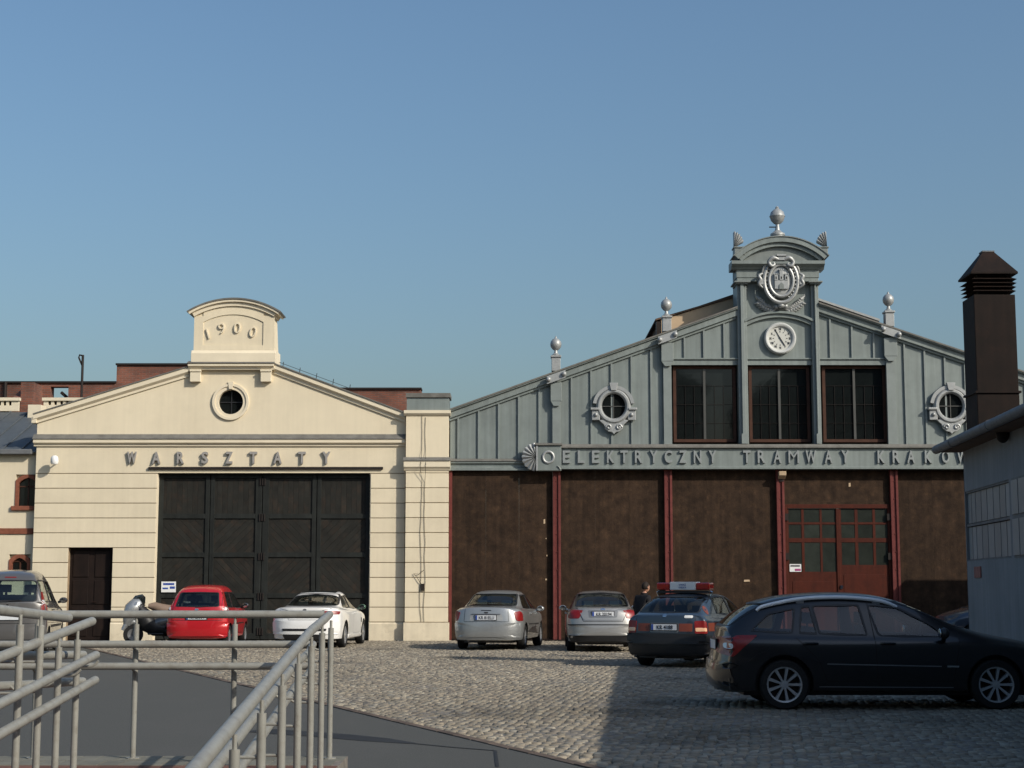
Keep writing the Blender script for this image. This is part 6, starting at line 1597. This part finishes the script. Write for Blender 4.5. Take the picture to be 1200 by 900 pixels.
def shift(p, d): return [(u + d, v) for u, v in p]
wagon['glass'] = [(n, a, shift(p, -.12) if a == 'side' else p, r) for n, a, p, r in wagon['glass']]
wagon['patches'] = [(n, a, shift(p, -.12) if (a == 'both' and n == 'wheel_arch_lip') else p, o_, r, m) for n, a, p, o_, r, m in wagon['patches']]
wagon['lines'] = [(n, a, shift(p, -.12), w, m) for n, a, p, w, m in wagon['lines']]
wagon['st'] = [(max(.07 + .03 * (i > 0), s_[0] - .12),) + s_[1:] for i, s_ in enumerate(wagon['st'])]
wagon['front'] = tuple(v - .12 for v in wagon['front'])
wagon['L'] -= .12; wagon['axles'] = (.84, 3.52); wagon['mirror'] = (2.86, .96); wagon['handles'] = (1.18, 2.16)
make_car(van, 'tall grey van parked before the cream annex at far left', -11.60, 37.6, -9, None)
make_car(small, 'small red hatchback parked before the black gate left half', gx(229.5, 740, 42.3), 42.3, 1.0, 'KR 20584')
make_car(coupe, 'white coupe parked before the right half of the black gate', gx(356, 740, 41.7), 41.7, 4.5)
make_car(sedan, 'silver saloon with orange red lamps parked beside the cream pilaster', gx(569, 750, 40.6), 40.6, 9.5, 'KR 81ELU')
make_car(hatch2, 'pale silver car parked between the silver saloon and the patrol car', gx(707, 750, 39.4), 39.4, 1.0, 'KR 20194')
pc, pb = make_car(liftback, 'dark blue patrol car with red and white light bar and orange band', gx(778, 770, 31.6), 31.6, 26, 'KR 4188')
wg, wgb = make_car(wagon, 'black estate car parked sideways in the shade at right', 2.61, 21.70, 90)
bc, _b = make_car(dict(sedan, paint=P_dblue), 'dark blue car mostly hidden behind the shed corner at right', 15.25, 42.2, -90)
# light bar
TR = Matrix.Identity(4)
def cpart(root, name, mb, m, parent=None, smooth=False, bevel=0):   # part in the car's own frame
    return link(name, mb.mesh(name), m, parent or root, None, smooth, bevel)
lbm = cpart(pc, 'light_bar', MB().box(-.54, .54, 1.12, 1.36, 1.4300000000000002, 1.4749999999999999), M_black)
cpart(pc, 'beacon_lens', MB().box(-.56, -.27, 1.10, 1.38, 1.491, 1.635), mat('beacon_red', (.38, .015, .010), .15, coat=1), lbm, bevel=.03)
cpart(pc, 'beacon_lens', MB().box(.27, .56, 1.10, 1.38, 1.491, 1.635), MATS['beacon_red'], lbm, bevel=.03)
cpart(pc, 'sign_panel', MB().box(-.268, .268, 1.09, 1.39, 1.491, 1.65), M_white, lbm, bevel=.008)
_l = letter('lettering', 'STRAŻ', M_plateblue, lbm, 0, 1.386, 1.60, .035, .001, wid=1.1); _l.location = (0, 1.086, 1.575)
_l = letter('lettering', 'MIEJSKA', M_plateblue, lbm, 0, 1.386, 1.55, .032, .001, wid=1.0); _l.location = (0, 1.086, 1.525)
for s in (-1, 1): cpart(pc, 'bar_bracket', MB().tube([(s * .53, 1.2, 1.47), (s * .58, 1.2, 1.45), (s * .56, 1.2, 1.37)], .02, 8), M_chrome, lbm)
# round emblem on the rear side pillar
h_, n_, _, _ = pb.ray_cast(Vector((4, .60, 1.12)), Vector((-1, 0, 0)))
cpart(pc, 'side_emblem', patch(pb, 'right', [(.56 + .085 * math.cos(a), 1.10 + .085 * math.sin(a)) for a in [2 * PI * k / 12 for k in range(12)]], .004, 0, 2), MATS['orange_red_marking'])
cpart(pc, 'side_emblem', patch(pb, 'right', [(.56 + .035 * math.cos(a), 1.11 + .02 * math.sin(a)) for a in [2 * PI * k / 12 for k in range(12)]], .008, 0, 2), P_navy)
# roof rails of the estate
for s in (-1, 1):
    def rp(y, up): 
        h, n, _, _ = wgb.ray_cast(Vector((s * .60, y, 4)), Vector((0, 0, -1))); return (s * .60, y, h.z + up)
    pts = [rp(.54, -.0), rp(.64, .03), rp(1.1, .04), rp(1.6, .04), rp(2.0, .035), rp(2.2, .025), rp(2.35, -.01)]
    rr_ = cpart(wg, 'roof_rail', MB().tube(*soft(pts, [.02, .024, .026, .026, .026, .024, .02]), 8), mat('bright_roof_rail' , (.75, .77, .78), .35), smooth=True)
    for y in (1.10, 2.08): cpart(wg, 'rail_foot', MB().box(s * .60 - .015, s * .60 + .015, y - .05, y + .05, rp(y, 0)[2] - .02, rp(y, .04)[2]), M_hub, rr_)
wip = cpart(wg, 'wiper', MB().tube([(-.7, 3.28, .985), (-.2, 3.24, 1.01), (.3, 3.26, 1.01)], .012, 6), M_black)
# things visible through the glass: seat backs and head restraints read as shapes on parcel shelf
# ------------------------------------------------------------------ motor scooter by the gate
def scooter(x, y, heading):
    rt = thing('motor_scooter', 'dark motor scooter with silver front fairing parked left of the red hatchback', 'scooter')
    def q(n, mb, m, smooth=True, bevel=0): return link(n, mb.mesh(n), m, rt, None, smooth, bevel)
    # local frame: nose towards -x
    for xx, r in ((-.68, .27), (.62, .26)):
        w = q('wheel', MB().lathe([(r * .6, -.06), (r * .95, -.06), (r, 0), (r * .95, .06), (r * .6, .06), (r * .6, -.06)], (xx, 0, r), 28, 'y'), M_tyre)
        link('rim', MB().lathe([(.03, -.03), (r * .58, -.045), (r * .62, -.04), (r * .62, .04), (r * .58, .045), (.03, .03)], (xx, 0, r), 20, 'y').mesh('rim'), M_hub, w)
    q('front_fairing', MB().tube([(-.86, 0, .52), (-.80, 0, .72), (-.70, 0, .95), (-.58, 0, 1.10), (-.50, 0, 1.16)], [.10, .19, .24, .20, .10], 14, flat=.8), P_silver)
    q('windscreen', MB().tube([(-.64, 0, 1.02), (-.52, 0, 1.22), (-.42, 0, 1.32)], [.20, .17, .06], 12, flat=.12), M_carglass)
    q('mudguard', MB().tube([(-.96, 0, .38), (-.86, 0, .56), (-.68, 0, .62), (-.48, 0, .52)], [.06, .09, .09, .05], 10), P_silver)
    q('fork', MB().tube([(-.68, .09, .27), (-.52, .07, .95)], .028, 8).tube([(-.68, -.09, .27), (-.52, -.07, .95)], .028, 8), M_hub)
    q('handlebar', MB().tube([(-.40, -.34, 1.06), (-.46, -.2, 1.10), (-.48, 0, 1.07), (-.46, .2, 1.10), (-.40, .34, 1.06)], .018, 8), M_black)
    for s in (-1, 1): q('mirror', MB().tube([(-.44, s * .28, 1.08), (-.46, s * .36, 1.24)], .008, 6).ball((-.46, s * .38, 1.27), .07, 8, (.4, 1, .7)), M_black)
    q('leg_shield', MB().tube([(-.56, 0, 1.02), (-.44, 0, .80), (-.30, 0, .55), (-.10, 0, .42), (.16, 0, .42)], [.12, .23, .24, .2, .2], 14), M_black)
    q('body', MB().tube([(-.12, 0, .52), (.12, 0, .60), (.45, 0, .66), (.80, 0, .70), (.98, 0, .74)], [.17, .22, .22, .17, .06], 14, flat=.9), P_grey)
    q('engine', MB().tube([(.1, 0, .34), (.62, 0, .30)], [.13, .10], 10), M_steel)
    q('seat', MB().tube([(-.30, 0, 1.04), (-.14, 0, 1.03), (.10, 0, .94), (.34, 0, .92), (.52, 0, .96), (.72, 0, .95)], [.06, .12, .15, .14, .13, .06], 12, flat=1.1), mat('tan_seat', (.22, .16, .12), .6))
    q('top_case', MB().box(.62, .98, -.2, .2, .92, 1.18), P_grey, False, .07)
    q('exhaust', MB().tube([(.2, .2, .26), (.55, .21, .28), (.9, .22, .34)], [.03, .055, .05], 10), M_chrome)
    q('headlamp', MB().ball((-.84, 0, .86), .09, 8, (.5, 1.3, .8)), M_clear)
    q('footboard', MB().box(-.30, .12, -.2, .2, .26, .31), M_black, False, .02)
    q('stand', MB().tube([(.1, .15, .26), (.22, .22, .01)], .012, 6).tube([(.1, -.15, .26), (.22, -.22, .01)], .012, 6), M_steel)
    rt.location = (x, y, 0); rt.rotation_euler = (0, 0, R(heading))
scooter(gx(186, 740, 45.0), 45.0, 14)
# ------------------------------------------------------------------ the man between the cars
def skin_obj(name, verts, edges, radii, m, root, sub=2):
    me = bpy.data.meshes.new(name); me.from_pydata(verts, edges, []); o = bpy.data.objects.new(name, me); COL.objects.link(o)
    sk = o.modifiers.new('skin', 'SKIN'); sk.use_smooth_shade = True
    for i, v in enumerate(me.skin_vertices[0].data):
        r = radii[i]; v.radius = r if isinstance(r, tuple) else (r, r); v.use_root = (i == 0)
    s = o.modifiers.new('sub', 'SUBSURF'); s.levels = sub; s.render_levels = sub
    nm = evald(o); bpy.data.objects.remove(o)
    nm.name = name
    return link(name, nm, m, root, None, True)
def person(x, y, heading, label):
    rt = thing('person', label, 'person')
    # frame: he faces +y, leaning forward a little; z up
    V, E, Rr = [], [], []
    def j(p, r, par=None):
        V.append(p); Rr.append(r); i = len(V) - 1
        if par is not None: E.append((par, i))
        return i
    pel = j((0, 0, .95), (.13, .10)); 
    sp1 = j((0, .02, 1.12), (.125, .09), pel); ch = j((0, .07, 1.32), (.15, .105), sp1); nk = j((0, .12, 1.47), .055, ch); hd0 = j((0, .155, 1.55), .055, nk); 
    for s in (-1, 1):
        hip = j((s * .10, 0, .88), .085, pel); kn = j((s * .12, .03, .49), .055, hip); an = j((s * .13, -.03, .09), .038, kn); j((s * .14, .13, .04), .035, an)
        sh_ = j((s * .17, .08, 1.40), .06, ch); el = j((s * .24, .06, 1.13), .042, sh_); wr = j((s * .22, .22, .92), .028, el); pm = j((s * .21, .27, .86), (.035, .018), wr)
        for k, (dx, ln) in enumerate(((-.028, .065), (-.009, .078), (.010, .072), (.028, .058))):
            f1 = j((s * .21 + dx, .30, .83), .0095, pm); f2 = j((s * .21 + dx, .30 + ln * .35, .83 - ln * .5), .0085, f1); j((s * .21 + dx, .30 + ln * .3, .83 - ln), .007, f2)
        t1 = j((s * .21 - s * .035, .285, .875), .0105, pm); j((s * .21 - s * .05, .31, .845), .009, t1)
    skin_obj('body', V, E, Rr, M_skin, rt, 1)
    q = lambda n, mb, m, par=None: link(n, mb.mesh(n), m, par or rt, None, True)
    hc = Vector((0, .175, 1.635))
    n = 16; prof = []
    mb = MB().ball((0, 0, 0), 1, 18); 
    vv = []
    for p in mb.v:
        px_, py_, pz_ = p
        w = .077 * (1 - .18 * max(0, -pz_)); d = .098 * (1 - .12 * max(0, -pz_)) ; h = .118
        yy = py_ * d + (.012 if pz_ < -.3 and py_ > 0 else 0)
        vv.append((hc.x + px_ * w, hc.y + yy, hc.z + pz_ * h))
    mb.v = vv; head = q('head', mb, M_skin)
    q('nose', MB().tube([(0, hc.y + .090, hc.z + .012), (0, hc.y + .116, hc.z - .022), (0, hc.y + .100, hc.z - .032)], [.008, .014, .010], 8), M_skin, head)
    for s in (-1, 1):
        q('ear', MB().ball((s * .078, hc.y - .005, hc.z - .005), .03, 8, (.35, .6, 1)), M_skin, head)
        q('eye', MB().ball((s * .030, hc.y + .086, hc.z + .008), .011, 8, (1.2, .7, .8)), M_white, head)
        q('pupil', MB().ball((s * .030, hc.y + .093, hc.z + .008), .0055, 6), M_ink, head)
        q('eyebrow', MB().tube([(s * .015, hc.y + .094, hc.z + .028), (s * .046, hc.y + .084, hc.z + .029)], .004, 6), M_hair, head)
    q('mouth', MB().tube([(-.024, hc.y + .084, hc.z - .056), (0, hc.y + .093, hc.z - .057), (.024, hc.y + .084, hc.z - .056)], .0055, 6), mat('lips', (.32, .11, .09), .5), head)
    hm = MB().ball((0, 0, 0), 1, 18); keep = []
    hm.v = [(hc.x + a * .084, hc.y - .008 + b * .104, hc.z + .012 + c * .118) for a, b, c in hm.v]
    hm.f = [f for f in hm.f if (lambda c: (c[2] > hc.z + .045 or (c[1] < hc.y + .01 and c[2] > hc.z - .055)))([sum(hm.v[i][k] for i in f) / len(f) for k in range(3)])]
    hr = q('hair', hm, M_hair); so = hr.modifiers.new('thick', 'SOLIDIFY'); so.thickness = .012
    # jacket and trousers as loose shells over the body
    V, E, Rr = [], [], []
    a = j((0, 0, .84), (.195, .15)); b = j((0, .015, 1.05), (.19, .145), a); c = j((0, .07, 1.31), (.205, .15), b); d = j((0, .105, 1.435), (.085, .08), c)
    for s in (-1, 1):
        e = j((s * .17, .075, 1.395), .082, c); f = j((s * .245, .06, 1.13), .062, e); j((s * .222, .205, .94), .048, f)
    skin_obj('jacket', V, E, Rr, M_cloth, rt, 2)
    q('collar', MB().lathe([(.070, 0), (.085, .01), (.078, .06), (.066, .055), (.070, 0)], (0, .115, 1.445), 16), M_cloth)
    V, E, Rr = [], [], []
    a = j((0, 0, .93), (.145, .115))
    for s in (-1, 1):
        e = j((s * .10, 0, .84), .105, a); f = j((s * .12, .025, .48), .075, e); j((s * .13, -.02, .10), .062, f)
    skin_obj('trousers', V, E, Rr, M_trouser, rt, 2)
    for s in (-1, 1): q('shoe', MB().tube([(s * .13, -.07, .05), (s * .135, .02, .05), (s * .14, .12, .04), (s * .145, .19, .032)], [.035, .05, .045, .028], 10, flat=.9), M_black)
    rt.location = (x, y, 0); rt.rotation_euler = (0, 0, R(-heading)); rt.scale = (.95, .95, .945)
person(gx(751, 720, 36.2), 36.2, 48, 'person in a black jacket standing between the pale silver car and patrol car')
